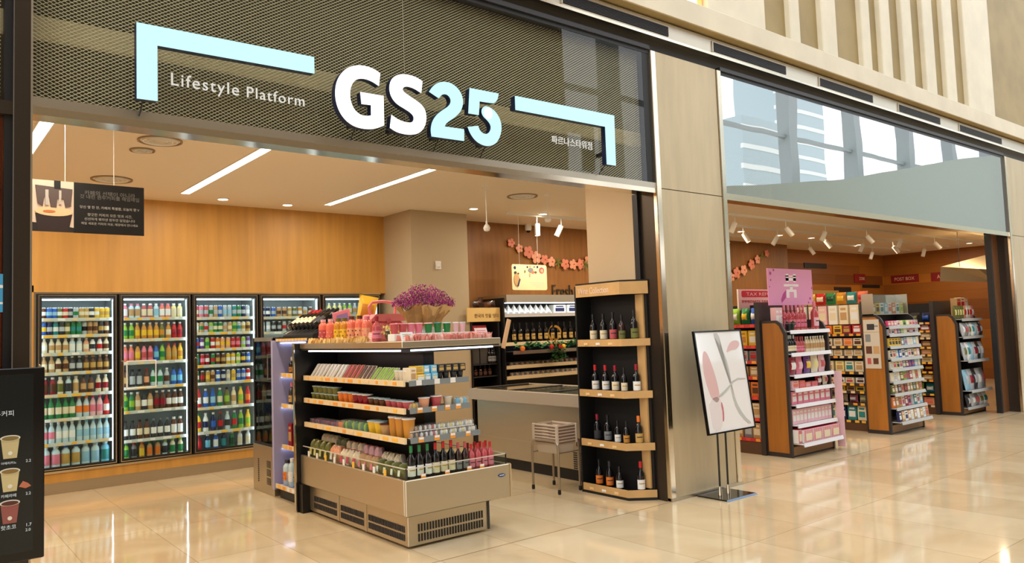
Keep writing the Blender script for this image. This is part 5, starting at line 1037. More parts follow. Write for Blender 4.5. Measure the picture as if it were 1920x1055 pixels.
def blossom(x, y, z, s_, i, rot, group, where):
    t = thing('paper_blossom', 'pink five-petal paper blossom, %s from the upper end of %s' % (ORD[i], where), 'paper flower', (x, y, z), 0, group)
    m = MB(); n = 60
    pts = [((.62+.38*abs(math.cos(2.5*(2*PI*k/n+rot)))**.7)*s_*math.cos(2*PI*k/n), (.62+.38*abs(math.cos(2.5*(2*PI*k/n+rot)))**.7)*s_*math.sin(2*PI*k/n)) for k in range(n)]
    m.poly([(0, -.03, 0)]+[(px_, -.012, pz_) for px_, pz_ in pts]+[(px_*.97, .0, pz_*.97) for px_, pz_ in pts], [(0, 1+k, 1+(k+1) % n) for k in range(n)]+[(1+k, 1+n+k, 1+n+(k+1) % n, 1+(k+1) % n) for k in range(n)], BL[i % 2]); m.build('petals', t)
    MB().lathe([(s_*.14, 0), (s_*.1, .014), (.001, .018)], mat('blossom_centre', (206, 96, 84), .7), 0, -.028, 8, axis='y').build('centre', t)
def string(name, label, pts):
    tag(MB().tube(pts, .004, mat('garland_string', (110, 90, 40), .7), 5).build(name), label, 'string')
ga = ((7.38, 2.90, .085), (7.54, 2.82, .085), (7.72, 2.77, .12), (7.88, 2.69, .12), (8.05, 2.66, .10), (8.20, 2.63, .10), (8.49, 2.60, .11), (8.67, 2.60, .105), (8.84, 2.61, .11), (9.02, 2.68, .10))
for i, (x, z, s_) in enumerate(ga): blossom(x, 9.20, z, s_*.85, i, i*.7, 'pink paper blossoms over the chiller wall', 'the string over Fresh')
string('garland_string', 'thin brown string carrying pink paper blossoms over the chiller', [(x, 9.225, z+.02) for x, z, s_ in ga])
gb = ((13.95, 2.86, .10), (13.70, 2.75, .14), (13.52, 2.68, .12), (13.34, 2.60, .14), (13.14, 2.55, .13), (12.98, 2.46, .12))
gb = ((14.25, 2.98, .10), (13.90, 2.84, .12), (13.68, 2.73, .14), (13.40, 2.61, .14), (13.16, 2.55, .15), (12.98, 2.46, .12))
for i, (x, z, s_) in enumerate(gb): blossom(x, 9.20, z, s_*.8, i, i*.9, 'pink paper blossoms beside the cladded pillar', 'the string beside the pillar')
string('garland_string', 'thin brown string carrying pink paper blossoms beside the cladded pillar', [(x, 9.225, z+.02) for x, z, s_ in gb])
for i, (x, z) in enumerate(((8.33, 2.62), (8.95, 2.60), (14.05, 2.92))):
    m = MB()
    for k in range(5): a = k*1.2; m.poly([(0, 0, 0), (.05*math.cos(a)-.02*math.sin(a), -.02, .05*math.sin(a)+.02*math.cos(a)), (.1*math.cos(a), -.01, .1*math.sin(a)), (.05*math.cos(a)+.02*math.sin(a), -.02, .05*math.sin(a)-.02*math.cos(a))], [(0, 1, 2, 3)], mat('garland_leaf', (110, 120, 50), .7))
    o = m.build('garland_leaf'); o.location = (x, 9.19, z); tag(o, ('green paper leaf cluster in the middle of the Fresh garland', 'green paper leaf cluster near the right end of the Fresh garland', 'green paper leaf cluster on the string beside the pillar')[i], 'paper leaf')

# ------------------------------------------------------------------ gondola shelving in the second shop
WD = mat('gondola_wood', (178, 112, 40), .4, noise=.10, scale=3, stretch=(5, 5, .5)); WDL = mat('gondola_wood_base', (150, 112, 66), .5); TRM = mat('gondola_trim', (52, 46, 44), .45)
GIN = mat('gondola_inside', (30, 26, 26), .6)
def gondola(nth, x0, x1, yf, ht, caps, body, bxs, rail_mt, tag_mt, body_tags, y_end, capdepth=.32, label=''):
    t = thing('gondola_shelf', label, 'gondola', (0, 0, 0)); yb = yf+capdepth
    for xs in (x0, x1-.03):
        m = MB().prism([(yb, 0.0), (yf, 0.0), (yf, ht-.06), (yf+.06, ht+.05), (yf+.12, ht+.09), (yb, ht+.09)], xs, xs+.03, 'x', TRM)
        o = m.build('side_panel', t); xx = (xs-.004, xs+.002) if xs == x0 else (xs+.028, xs+.034)
        MB().prism([(yb-.02, .05), (yf+.035, .05), (yf+.035, ht-.075), (yf+.085, ht+.025), (yf+.13, ht+.06), (yb-.02, ht+.06)], xx[0], xx[1], 'x', WD).build('wood_inset', o)
    MB().box(x0+.03, x1-.03, yb-.03, yb, 0.0, ht+.09, GIN).build('back_panel', t)
    MB().box(x0+.03, x1-.03, yf+.01, yb-.03, .02, .115, WDL).box(x0+.03, x1-.03, yf+.02, yb-.03, 0, .02, BLACK).build('base', t)
    for i, (z, out) in enumerate(caps):
        s_ = MB().box(x0+.03, x1-.03, yf-out, yb-.03, z-.012, z-.004, rail_mt).build('shelf', t)
        MB().poly([(x0+.035, yf-out-.015, z-.035), (x1-.035, yf-out-.015, z-.035), (x1-.035, yf-out-.003, z+.008), (x0+.035, yf-out-.003, z+.008), (x0+.035, yf-out, z-.035), (x1-.035, yf-out, z-.035)], [(0, 1, 2, 3), (0, 4, 5, 1), (3, 2, 5, 4)], rail_mt).build('price_rail', s_)
    # body running into the shop, its shelves facing the viewer's side
    b0 = bxs; yb2 = y_end
    MB().box(b0+.38, b0+.42, yb+.06, yb2, 0, body[0], GIN).build('spine', t)
    MB().box(b0, b0+.80, yb, yb+.06, 0, body[0]+.02, TRM).build('upright', t)
    MB().box(b0+.02, b0+.78, yb+.06, yb2, 0, .14, mat('gondola_kick', (92, 62, 40), .5)).build('kick_panel', t)
    for z in body[1]:
        s_ = MB().box(b0+.03, b0+.38, yb+.06, yb2, z-.014, z-.005, GIN).build('body_shelf', t)
        r_ = MB().box(b0+.018, b0+.03, yb+.06, yb2, z-.035, z+.006, body_tags[0])
        k = 0; y = yb+.08
        while y < yb2-.1:
            r_.box(b0+.014, b0+.019, y, y+.06, z-.03, z+.002, random.choice(body_tags[1])); y += random.uniform(.09, .14)
        r_.build('price_rail', s_)
    return t
RR = (mat('rail_red', (196, 52, 48), .5), (TAGR, TAGW, TAGR, TAGO)); RY = (mat('rail_dark', (60, 40, 30), .5), (TAGY, TAGO, TAGY, LIPW)); 
gondola('first', 7.93, 8.86, 4.93, 1.47, [(1.435, .03), (1.175, .03), (.93, .05), (.772, .05), (.595, .05), (.37, .06), (.165, .12)], (1.76, (1.52, 1.27, 1.09, .905, .67, .42, .18)), 7.90, LIPWH, TAGW, RR, 7.4,
        label='wooden gondola with pink products on its end, nearest the pillar')
gondola('second', 10.30, 11.28, 4.93, 1.50, [(1.429, .03), (1.322, .03), (1.16, .03), (.998, .03), (.858, .04), (.691, .04), (.532, .05), (.346, .06), (.167, .12)], (1.76, (1.34, 1.17, 1.03, .81, .65, .544, .38, .14)), 10.40, mat('clear_shelf_rail', (190, 190, 186), .25), TAGW, RY, 7.6,
        label='wooden gondola full of small packets under a mirrored box, second from the pillar')
gondola('third', 12.85, 13.72, 5.03, 1.48, [(1.486, .05), (1.21, .05), (.843, .10), (.383, .12), (.12, .05)], (1.76, (1.45, 1.32, 1.21, 1.06, .94, .82, .67, .54, .32, .14)), 12.80, mat('clear_shelf_rail'), TAGW, RY, 7.8,
        label='wooden gondola with silver pouches on its end, third from the pillar')
# --- first gondola, end display
g = 'products on the pink end of the first gondola'
row([(('wine', .035, .30, 'rose', 'pink', 'pink'), 'rose wine bottle')]*6, 'rose_wine_bottle', 'bottle', 'on top of the pink gondola', (8.12, 5.08, 1.436), (8.62, 5.08, 1.436), 0, g)
put(('wine', .045, .34, 'rose', 'pale pink', 'pink'), 'rose_wine_bottle', 'bottle', 'large rose wine bottle standing apart on top of the pink gondola', (8.72, 5.02, 1.436), 0, g)
row([(('box', .075, .07, .24, 'pale pink', 'white'), 'tall pale pink carton')]*2, 'gift_carton', 'carton', 'behind flower pot on pink gondola', (7.99, 5.12, 1.47), (8.12, 5.12, 1.47), 0, g)
t = thing('flower_pot', 'small black pot of pink flowers on top of the first gondola', 'potted flowers', (8.12, 4.99, 1.436)); MB().lathe([(.04, 0), (.055, .07), (.05, .08)], BLACK, seg=14).build('pot', t, True)
m = MB()
for _ in range(60):
    a, e = random.uniform(0, 2*PI), random.uniform(0, 1.3); r = random.uniform(.05, .085); x, y, z = r*math.cos(a)*math.cos(e), r*math.sin(a)*math.cos(e), .12+r*math.sin(e); leaf(m, x, y, z, .035, random.choice((pm('hot pink', .6), pm('pink', .6), pm('rose', .6))))
m.build('petals', t); m = MB()
for _ in range(24): leaf(m, random.uniform(-.04, .04), random.uniform(-.05, .0), .085, .05, GRN[0])
m.build('leaves', t)
shr = MB()
for _ in range(60):
    x, y = random.uniform(8.16, 8.62), random.uniform(4.92, 5.0); shr.poly([(x, y, 1.436), (x+.03, y+.01, 1.436), (x+.02, y+.02, 1.465), (x-.008, y, 1.455)], [(0, 1, 2, 3)], random.choice((PCH, PCR)))
o = shr.build('paper_shred'); tag(o, 'peach crumpled paper before the rose wines of the first gondola', 'paper shred'); o['kind'] = 'stuff'
row([(('wine', .03, .21, 'black', 'cream', 'silver'), 'dark bottle with cream label')]*4+[(('wine', .024, .19, 'rose', 'pink', 'rose'), 'rose bottle')]*4, 'small_bottle', 'bottle', 'on second shelf of pink gondola', (7.97, 4.97, 1.175), (8.35, 4.97, 1.175), 0, g)
row([(('bot', .021, .185, 'cream', 'tan', 'white'), 'pale slim bottle')]*8, 'small_bottle', 'bottle', 'on right of second pink gondola shelf', (8.37, 4.97, 1.175), (8.81, 4.97, 1.175), 0, g)
row([(('pouch', .14, .07, .20, c, c2), '%s pouch' % c.replace(' ', '-')) for c, c2 in (('crimson', 'white'), ('pink', 'pale pink'), ('purple', 'yellow'), ('cream', 'pale yellow'), ('pale pink', 'rose'))], 'snack_pouch', 'pouch', 'on third shelf of pink gondola', (7.99, 4.97, .93), (8.80, 4.97, .93), 0, g)
row([(('box', .13, .08, .09, 'pale pink', 'coral'), 'pale-pink carton'), (('box', .13, .08, .085, 'coral', 'pink'), 'coral carton'), (('box', .13, .08, .06, 'coral', 'pale pink'), 'low coral carton'), (('box', .13, .08, .06, 'pink', 'coral'), 'low pink carton'), (('pouch', .12, .06, .12, 'crimson', 'white'), 'crimson pouch'), (('pouch', .11, .06, .13, 'cream', 'rose'), 'cream pouch')], 'snack_carton', 'carton', 'on fourth shelf of pink gondola', (7.98, 4.96, .772), (8.82, 4.96, .772), 0, g)
row([(('box', .112, .08, .145, 'pink', 'white'), 'pink carton with white panel')]*7, 'snack_carton', 'carton', 'on fifth shelf of pink gondola', (7.97, 4.97, .595), (8.82, 4.97, .595), 0, g, jit=.001)
row([(('box', .074, .08, .165, 'pale pink', 'white'), 'slim pale-pink carton')]*11, 'snack_carton', 'carton', 'on sixth shelf of pink gondola', (7.97, 4.97, .37), (8.82, 4.97, .37), 0, g, jit=.001)
def striped(w, d, h):
    m = MB().box(-w/2, w/2, -d/2, d/2, 0, h, pm('white', .5), .002); n = 9
    for k in range(n): x = -w/2+w*k/n; m.prism([(x, 0.002), (x+w/n*.5, 0.002), (min(x+w/n*.8, w/2), h-.002), (min(x+w/n*.3, w/2), h-.002)], -d/2-.0012, -d/2, 'y', mat('carton_stripe_rose', (206, 50, 80), .5))
    m.box(-w*.32, w*.36, -d/2-.003, -d/2-.001, h*.15, h*.7, pm('cream', .5)); m.box(-w/2+.004, w/2-.004, -d/2+.004, d/2-.004, h, h+.002, mat('carton_stripe_rose')); return m
sm_ = striped(.19, .2, .145).mesh('striped_carton')
for i in range(4):
    o = bpy.data.objects.new('striped_carton', sm_); COL.objects.link(o); o.location = (8.125+.198*i, 4.935, .166); tag(o, 'red and white striped carton, %s from left at the foot of the pink gondola' % ORD[i], 'carton', g)
sm_ = striped(.07, .16, .15).mesh('striped_carton')
for i in range(1):
    o = bpy.data.objects.new('striped_carton', sm_); COL.objects.link(o); o.location = (7.992, 4.94, .166); tag(o, 'narrow red and white striped carton at the left foot of the pink gondola', 'carton', g)
t = thing('pink_paper_banner', 'narrow pink paper strip hanging down the right edge of the pink gondola', 'paper strip', (0, 0, 0)); MB().box(8.862, 8.868, 4.80, 4.90, .03, .93, mat('strip_pink', (240, 196, 200), .7)).build('strip', t)
# poster on the first gondola
t = thing('pink_poster_board', 'pink campaign poster with white block characters above the first gondola', 'poster', (8.00, 5.17, 1.50))
PB = MB().box(0, .97, 0, .01, .24, .68, mat('poster_pink', (236, 160, 206), .5)).build('sheet', t)
m = MB(); w_ = mat('poster_white', (250, 240, 246), .5)
m.box(.38, .44, -.003, 0, .52, .62, w_).box(.54, .60, -.003, 0, .52, .62, w_).box(.38, .60, -.003, 0, .535, .57, w_).box(.38, .60, -.003, 0, .60-.015, .60, w_).box(.33, .65, -.003, 0, .465, .495, w_).box(.46, .52, -.003, 0, .43, .47, w_).box(.38, .60, -.003, 0, .40, .43, w_).box(.38, .44, -.003, 0, .33, .40, w_).box(.54, .60, -.003, 0, .33, .40, w_); m.build('block_characters', PB)
m = MB()
for x, z, r in ((.06, .62, .025), (.13, .66, .018), (.06, .54, .014), (.03, .46, .01), (.9, .32, .02), (.95, .45, .012), (.86, .27, .015)): m.prism([(x+r*math.cos(a*PI/5)*(1 if a % 2 else .6), z+r*math.sin(a*PI/5)*(1 if a % 2 else .6)) for a in range(10)], -.003, 0, 'y', mat('poster_magenta', (186, 60, 150), .5))
m.prism([(.27, .27), (.36, .33), (.37, .42), (.31, .38), (.26, .31)], -.003, 0, 'y', mat('poster_magenta')); m.build('printed_petals', PB)
for x_ in (.1, .85): MB().box(x_, x_+.02, .012, .02, 0.06, .4, DGREY).build('post', t)
# --- second gondola packets
PK_ = ['pink', 'white', 'pale blue', 'cream', 'lime', 'purple', 'silver', 'grey', 'tan', 'olive', 'blue', 'hot pink', 'pale yellow', 'teal', 'pale pink']
rows2 = [(1.429, .075, ['hot pink', 'pink', 'pink', 'white', 'pale yellow', 'lime', 'pale yellow', 'cream', 'pale pink', 'silver']), (1.322, .07, ['silver', 'white', 'pink', 'purple', 'lime', 'pale yellow', 'cream', 'pink', 'pale pink', 'white']), (1.16, .11, ['yellow', 'yellow', 'yellow', 'yellow', 'grey', 'pale blue', 'white', 'white', 'pale blue', 'cream']),
         (.998, .11, ['cream', 'cream', 'pale blue', 'blue', 'white', 'grey', 'white', 'cream', 'tan', 'pale pink']), (.858, .10, ['cream', 'cream', 'pale yellow', 'white', 'grey', 'purple', 'purple', 'blue', 'pale blue', 'silver']), (.691, .12, ['cream', 'white', 'cream', 'olive', 'lime', 'grey', 'rose', 'cream', 'tan', 'white']),
         (.532, .12, ['olive', 'tan', 'brown', 'tan', 'brown', 'tan', 'gold', 'olive', 'gold', 'tan']), (.346, .14, ['orange', 'amber', 'gold', 'white', 'crimson', 'pink', 'silver', 'teal', 'white', 'pale blue']), (.167, .13, ['navy', 'tan', 'white', 'tan', 'white', 'tan', 'white', 'tan', 'white', 'tan'])]
for i, (z, h, cs) in enumerate(rows2):
    row([(('box', .078, .035, h, c, 'charcoal' if (c == 'yellow') else random.choice(('white', 'cream', 'navy', 'rose', 'silver'))), '%s hanging packet' % c.replace(' ', '-')) for c in cs], 'hanging_packet', 'packet', 'in %s row of packet gondola' % (ORD[i]), (10.35, 4.93 if i < 8 else 4.86, z), (11.24, 4.93 if i < 8 else 4.86, z), 0, 'packets on the end of the second gondola', tilt=-.1, jit=.002)
# mirrored clear box with small cartons on top
t = thing('acrylic_display_box', 'clear mirrored display box on top of the second gondola', 'display box', (10.28, 5.06, 1.59))
m = MB(); MB().box(0, 1.0, 0, .005, 0, .28, glass('acrylic', (236, 240, 240), 2.2)).build('front_pane', t); m.box(0, 1.0, .15, .16, 0, .28, mat('mirror_panel', (230, 232, 232), .06, 1.0)); m.build('mirror_back', t)
MB().box(-.005, 1.005, -.005, .17, 0, .012, STEEL).box(-.005, .005, 0, .16, 0, .285, STEEL).box(.995, 1.005, 0, .16, 0, .285, STEEL).build('frame', t)
row([(('box', .10, .06, .15, c, c2), '%s small carton' % c.replace(' ', '-')) for c, c2 in (('gold', 'white'), ('yellow', 'navy'), ('white', 'teal'), ('pale blue', 'white'), ('white', 'coral'), ('orange', 'white'), ('white', 'teal'), ('pale yellow', 'lime'))], 'boxed_figure', 'carton', 'inside the mirrored box', (10.32, 5.13, 1.603), (11.24, 5.13, 1.603), 0, 'cartons inside the mirrored display box')
# notice on the wooden side
t = thing('side_notice', 'pale notice sheet with pictures on the wooden side of the second gondola', 'notice', (10.292, 5.22, .87)); SH = MB().box(-.004, 0, -.215, 0, 0, .66, mat('notice_paper', (206, 196, 178), .5)).build('sheet', t)
m = MB()
for y0, y1, z0, z1, c in ((-.05, -.15, .52, .60, 'charcoal'), (-.14, -.20, .56, .58, 'grey'), (-.02, -.09, .36, .46, 'grey'), (-.02, -.10, .20, .30, 'brown'), (-.12, -.20, .2, .30, 'tan'), (-.03, -.08, .06, .14, 'rose'), (-.11, -.18, .06, .14, 'brown'), (0, -.21, .488, .494, 'tan')): m.box(-.006, -.004, y1, y0, z0, z1, pm(c, .6))
m.build('printed_pictures', SH)
# --- third gondola pouches
g = 'silver snack pouches on the end of the third gondola'
row([(('pouch', .10, .05, .21, 'olive', 'pale yellow'), 'olive pouch')]*4+[(('pouch', .11, .05, .21, c, c2), '%s pouch' % c) for c, c2 in (('peach', 'red'), ('white', 'red'), ('cream', 'red'), ('pink', 'white'))], 'snack_pouch', 'pouch', 'on top of the third gondola', (12.92, 5.10, 1.487), (13.66, 5.10, 1.487), 0, 'cartons and pouches on top of the third gondola')
row([(('box', .15, .10, .16, 'tan', 'red'), 'tan carton with red panel'), (('box', .14, .10, .17, 'cream', 'red'), 'cream carton with red panel'), (('box', .14, .10, .16, 'peach', 'white'), 'peach carton')], 'snack_carton', 'carton', 'stacked behind pouches of third gondola', (13.25, 5.22, 1.66), (13.70, 5.22, 1.66), 0, 'cartons and pouches on top of the third gondola')
row([(('box', .16, .10, .17, 'tan', 'cream'), 'tan carton')]*3, 'snack_carton', 'carton', 'supporting stack of third gondola', (13.25, 5.22, 1.487), (13.70, 5.22, 1.487), 0, 'cartons and pouches on top of the third gondola')
for i, (z, h, n, place) in enumerate(((1.21, .22, 7, 'second'), (.843, .28, 6, 'third'), (.383, .32, 5, 'fourth'), (.12, .20, 5, 'lowest'))):
    pal = (('silver', 'white'), ('grey', 'rose'), ('silver', 'olive'), ('white', 'teal'), ('pale blue', 'silver'), ('silver', 'crimson'), ('charcoal', 'silver'))
    row([(('pouch', .80/n*1.05, .08, h, pal[(k+i*2) % 7][0], pal[(k+i*2) % 7][1]), '%s foil pouch' % pal[(k+i*2) % 7][0].replace(' ', '-')) for k in range(n)], 'foil_pouch', 'pouch', 'on %s shelf of third gondola' % place, (12.90, 4.99, z), (13.68, 4.99, z), 0, g, tilt=-.15)
# --- products on the sides of the gondolas
def side_rows(nth, x, y0, y1, zs, hs, kinds, n):
    for i, (z, h) in enumerate(zip(zs, hs)):
        L = []
        for k in range(n):
            sh, c, c2, nm = kinds[i][k % len(kinds[i])]
            w = (y1-y0)/n*.86
            key = {'box': ('box', round(w, 3), .16, h, c, c2), 'pouch': ('pouch', round(w, 3), .10, h, c, c2), 'jar': ('cup', .055, h, c, c2)}[sh]
            L.append((key, '%s %s' % (c.replace(' ', '-'), nm)))
        row(L, {'box': 'carton', 'pouch': 'snack_pouch', 'jar': 'jar'}[kinds[i][0][0]], 'product', 'on side shelf %s of %s gondola' % (ORD[i], nth), (x, y0, z), (x, y1, z), -PI/2, 'products on the side shelves of the %s gondola' % nth, 'from near end')
side_rows('first', 8.04, 5.33, 5.98, (1.52, 1.27, 1.09, .905, .67, .42, .18), (.20, .18, .12, .12, .17, .17, .18),
 [[('pouch', 'blue', 'white', 'pouch'), ('pouch', 'green', 'yellow', 'pouch'), ('pouch', 'lime', 'white', 'pouch'), ('box', 'dark brown', 'brown', 'carton')], [('box', 'yellow', 'white', 'carton'), ('box', 'yellow', 'amber', 'carton'), ('box', 'tan', 'brown', 'carton')], [('box', 'grey', 'red', 'carton'), ('box', 'silver', 'rose', 'carton')],
  [('box', 'tan', 'cream', 'carton')], [('box', 'orange', 'brown', 'carton'), ('box', 'tan', 'charcoal', 'carton')], [('box', 'cream', 'tan', 'carton'), ('box', 'amber', 'brown', 'carton')], [('box', 'tan', 'cream', 'carton'), ('box', 'grey', 'silver', 'carton')]], 5)
side_rows('second', 10.54, 5.33, 6.05, (1.34, 1.17, 1.03, .81, .65, .544, .38, .14), (.12, .11, .09, .15, .08, .075, .11, .20),
 [[('box', 'red', 'white', 'carton'), ('box', 'crimson', 'gold', 'carton'), ('box', 'yellow', 'brown', 'carton'), ('box', 'orange', 'red', 'carton')], [('box', 'cream', 'brown', 'carton'), ('box', 'peach', 'orange', 'carton'), ('box', 'cream', 'tan', 'carton')], [('box', 'cream', 'tan', 'carton')],
  [('box', 'cream', 'tan', 'carton'), ('box', 'cream', 'teal', 'carton'), ('box', 'pale yellow', 'tan', 'carton')], [('box', 'white', 'brown', 'carton'), ('box', 'cream', 'rose', 'carton')], [('box', 'yellow', 'charcoal', 'carton'), ('box', 'tan', 'brown', 'carton')], [('pouch', 'cream', 'pale yellow', 'pouch'), ('pouch', 'pink', 'white', 'pouch'), ('pouch', 'cream', 'tan', 'pouch')],
  [('box', 'cream', 'teal', 'carton'), ('box', 'teal', 'white', 'carton'), ('box', 'navy', 'white', 'carton')]], 5)
side_rows('third', 12.94, 5.43, 6.35, (1.45, 1.32, 1.21, 1.06, .94, .82, .67, .54, .32, .14), (.16, .09, .07, .10, .08, .08, .11, .08, .16, .12),
 [[('pouch', 'navy', 'blue', 'pouch'), ('pouch', 'charcoal', 'olive', 'pouch')], [('box', 'crimson', 'white', 'carton'), ('box', 'rose', 'gold', 'carton')], [('box', 'tan', 'cream', 'carton')], [('box', 'brown', 'tan', 'carton'), ('box', 'crimson', 'gold', 'carton')], [('box', 'tan', 'peach', 'carton')], [('box', 'cream', 'gold', 'carton')],
  [('pouch', 'crimson', 'yellow', 'pouch'), ('pouch', 'yellow', 'red', 'pouch')], [('box', 'amber', 'cream', 'carton')], [('pouch', 'teal', 'white', 'pouch'), ('pouch', 'lime', 'yellow', 'pouch'), ('pouch', 'teal', 'lime', 'pouch')], [('box', 'peach', 'coral', 'carton')]], 5)
# gift bags and goods on top of the second gondola's body
row([(('box', .13, .05, .27, c, c2), 'tall %s paper gift bag' % c.replace(' ', '-')) for c, c2 in (('cream', 'white'), ('cream', 'tan'), ('white', 'cream'), ('pale pink', 'cream'), ('cream', 'pale pink'), ('white', 'tan'))], 'paper_gift_bag', 'gift bag', 'on body of second gondola', (10.48, 5.34, 1.475), (10.48, 6.3, 1.475), -PI/2, 'paper gift bags on the second gondola', 'from near end')
row([(('pouch', .16, .08, .17, c, c2), '%s pouch' % c.replace(' ', '-')) for c, c2 in (('coral', 'red'), ('teal', 'white'), ('amber', 'yellow'), ('green', 'dark green'), ('red', 'cream'), ('yellow', 'orange'))], 'snack_pouch', 'pouch', 'along spine of second gondola', (10.72, 5.34, 1.765), (10.72, 6.3, 1.765), -PI/2, 'pouches on top of the second gondola body', 'from near end')
# --- wall signs of the second shop
def sign(name, label, x, y, z, w, h, rz, cols, texts):
    t = thing(name, label, 'sign', (x, y, z), rz); b = MB().box(0, w, 0, .02, 0, h, cols[0]).build('panel', t)
    if cols[1]: MB().prism([(w*.09, h*.62), (w*.94, h*.62), (w*.96, h*.66), (w*.96, h*.89), (w*.94, h*.93), (w*.09, h*.93), (w*.07, h*.89), (w*.07, h*.66)], -.004, 0, 'y', cols[1]).build('title_band', b)
    for s_, tx, tz, tw, th, mt in texts: text('printed_text', s_, .1, (tx*w, -.006, tz*h), FRONT, mt, b, .001, width=tw*w, height=th*h)
    return t
RED = mat('sign_red', (206, 30, 40), .5); WHT = mat('sign_white', (244, 232, 220), .5); DR = mat('sign_dark_red', (130, 18, 22), .5); INK = mat('sign_ink_rose', (196, 70, 60), .6)
sign('tax_refund_sign', 'white and red TAX REFUND sign left of the pink poster', 8.05, 5.62, 1.70, .98, .26, 0, (WHT, RED, ), (('TAX REFUND', .16, .69, .72, .16, WHT), ('IMMEDIATE TAX REFUND', .06, .36, .90, .12, INK), ('COVER ₩ 30', .28, .12, .5, .13, INK)))
bx = thing('beige_notice_board', 'beige notice board with dark characters behind the rose wines', 'board', (13.3, 7.9, 1.62)); b = MB().box(0, 1.38, 0, .02, .12, .50, mat('notice_beige', (206, 170, 96), .5)).build('panel', bx); text('printed_text', '할인 행사 !', .1, (.45, -.003, .24), FRONT, mat('notice_ink', (110, 50, 30), .6), b, .001, width=.75, height=.13)
for x_ in (.2, 1.1): MB().box(x_, x_+.04, .03, .05, -1.62, .5, DGREY).build('post', bx)
sign('red_wall_sign', 'dark red POST BOX sign on the right board wall', 20.485, 9.56, 2.44, .70, .20, -PI/2, (DR, None), (('POST BOX', .12, .3, .72, .42, mat('sign_cream', (226, 190, 160), .5)),))
sign('red_wall_sign', 'dark red sign partly behind the cloth canopy', 20.485, 8.56, 2.42, .75, .22, -PI/2, (DR, None), (('ATM', .2, .3, .3, .42, mat('sign_cream')),))
sign('red_wall_sign', 'small dark red sign on the board wall left of the corner', 18.9, 9.73, 2.46, .55, .22, 0, (DR, None), (('ZONE', .4, .3, .5, .35, mat('sign_cream')),))
# cloth canopy at the far end
t = thing('cloth_canopy', 'cream stretched cloth canopy hanging at the far right of the shop', 'canopy', (0, 0, 0)); CL = mat('canopy_cloth', (214, 196, 160), .8)
MB().poly([(15.9, 6.45, 2.50), (19.3, 6.35, 2.98), (19.6, 5.6, 2.50), (16.2, 5.9, 2.42), (15.95, 6.5, 2.22), (16.9, 5.85, 2.17), (19.5, 5.55, 2.33), (19.3, 6.4, 2.6)], [(0, 1, 2, 3), (0, 3, 5, 4), (3, 2, 6, 5), (1, 7, 6, 2), (0, 4, 7, 1), (4, 5, 6, 7)], CL).build('cloth', t)
MB().tube([(19.3, 6.3, 2.95), (19.3, 6.3, ZC)], .01, DGREY, 6).tube([(16.4, 6.3, 2.5), (16.4, 6.3, ZC)], .006, DGREY, 6).build('hanger', t)
# warm board-wall shelves
t = thing('wall_shelf', 'long dark wall shelf under the board wall with bright goods', 'shelf unit', (0, 0, 0))
MB().box(15.3, 20.0, 9.35, 9.74, 0, 1.4, mat('wall_shelf_wood', (110, 66, 30), .5)).build('cabinet', t)

# ------------------------------------------------------------------ poster stand at the pillar
t = thing('poster_stand', 'black two-pole poster stand with a glossy white poster before the cladded pillar', 'poster stand', (5.66, 4.18, 0))
b = MB().prism([(0, .0), (0, .012), (.32, .012), (.32, 0)], 0, .43, 'x', BLACKG).build('base_plate', t); MB().prism([(-.022, 0), (0, .012), (0, 0)], 0, .43, 'x', mat('base_edge_blue', (150, 184, 222), .2, .6)).build('front_edge', b)
for x in (.14, .26):
    p = MB().tube([(x, .17, .012), (x, .17, 1.15)], .009, BLACKG, 10).build('pole', t, True); MB().lathe([(.02, .012), (.016, .05), (.009, .09)], CHROME, x, .17, 12).build('collar', p, True)
fr_ = MB(); w, h = .70, .915
fr_.box(0, w, -.012, .012, 0, .014, BLACKG).box(0, w, -.012, .012, h-.014, h, BLACKG).box(0, .014, -.012, .012, .014, h-.014, BLACKG).box(w-.014, w, -.012, .012, .014, h-.014, BLACKG).box(.01, w-.01, .004, .01, .01, h-.01, BLACKG)
f = fr_.build('board_frame', t); f.location = (-.13, .065, .578); f.rotation_euler = (-math.atan2(.11, .9), 0, 0)
pp = MB().box(.014, w-.014, -.006, .003, .014, h-.014, mat('glossy_poster_white', (250, 248, 246), .06, spec=.9, coat=1.0)).build('poster', f)
PP = mat('poster_rose', (226, 188, 186), .15); PG = mat('poster_grey', (196, 196, 190), .15)
m = MB()
m.prism(chaikin([(.07, .66), (.10, .74), (.15, .72), (.20, .58), (.23, .45), (.24, .33), (.20, .26), (.12, .30), (.08, .42), (.06, .54)], 2), -.0075, -.006, 'y', PP)
m.prism(chaikin([(.07, .30), (.24, .33), (.245, .16), (.20, .03), (.08, .03), (.07, .15)], 1), -.0075, -.006, 'y', mat('poster_pale', (232, 222, 220), .15))
m.prism(chaikin([(.26, .89), (.36, .89), (.35, .75), (.40, .62), (.42, .45), (.415, .34), (.45, .18), (.58, .05), (.66, .04), (.55, .12), (.46, .26), (.44, .40), (.43, .60), (.38, .74)][::1], 1), -.0085, -.006, 'y', PG)
m.prism(chaikin([(.42, .70), (.50, .80), (.62, .82), (.66, .78), (.60, .73), (.50, .73)], 2), -.0085, -.006, 'y', PP)
m.prism(chaikin([(.22, .33), (.34, .38), (.50, .47), (.66, .46), (.66, .45), (.50, .455), (.36, .365), (.24, .31)], 1), -.0095, -.006, 'y', PG)
m.prism(chaikin([(.245, .10), (.265, .20), (.25, .28), (.235, .24), (.245, .18), (.225, .10)], 1), -.0095, -.006, 'y', mat('poster_crimson', (206, 120, 130), .15)); m.build('printed_pattern', pp)

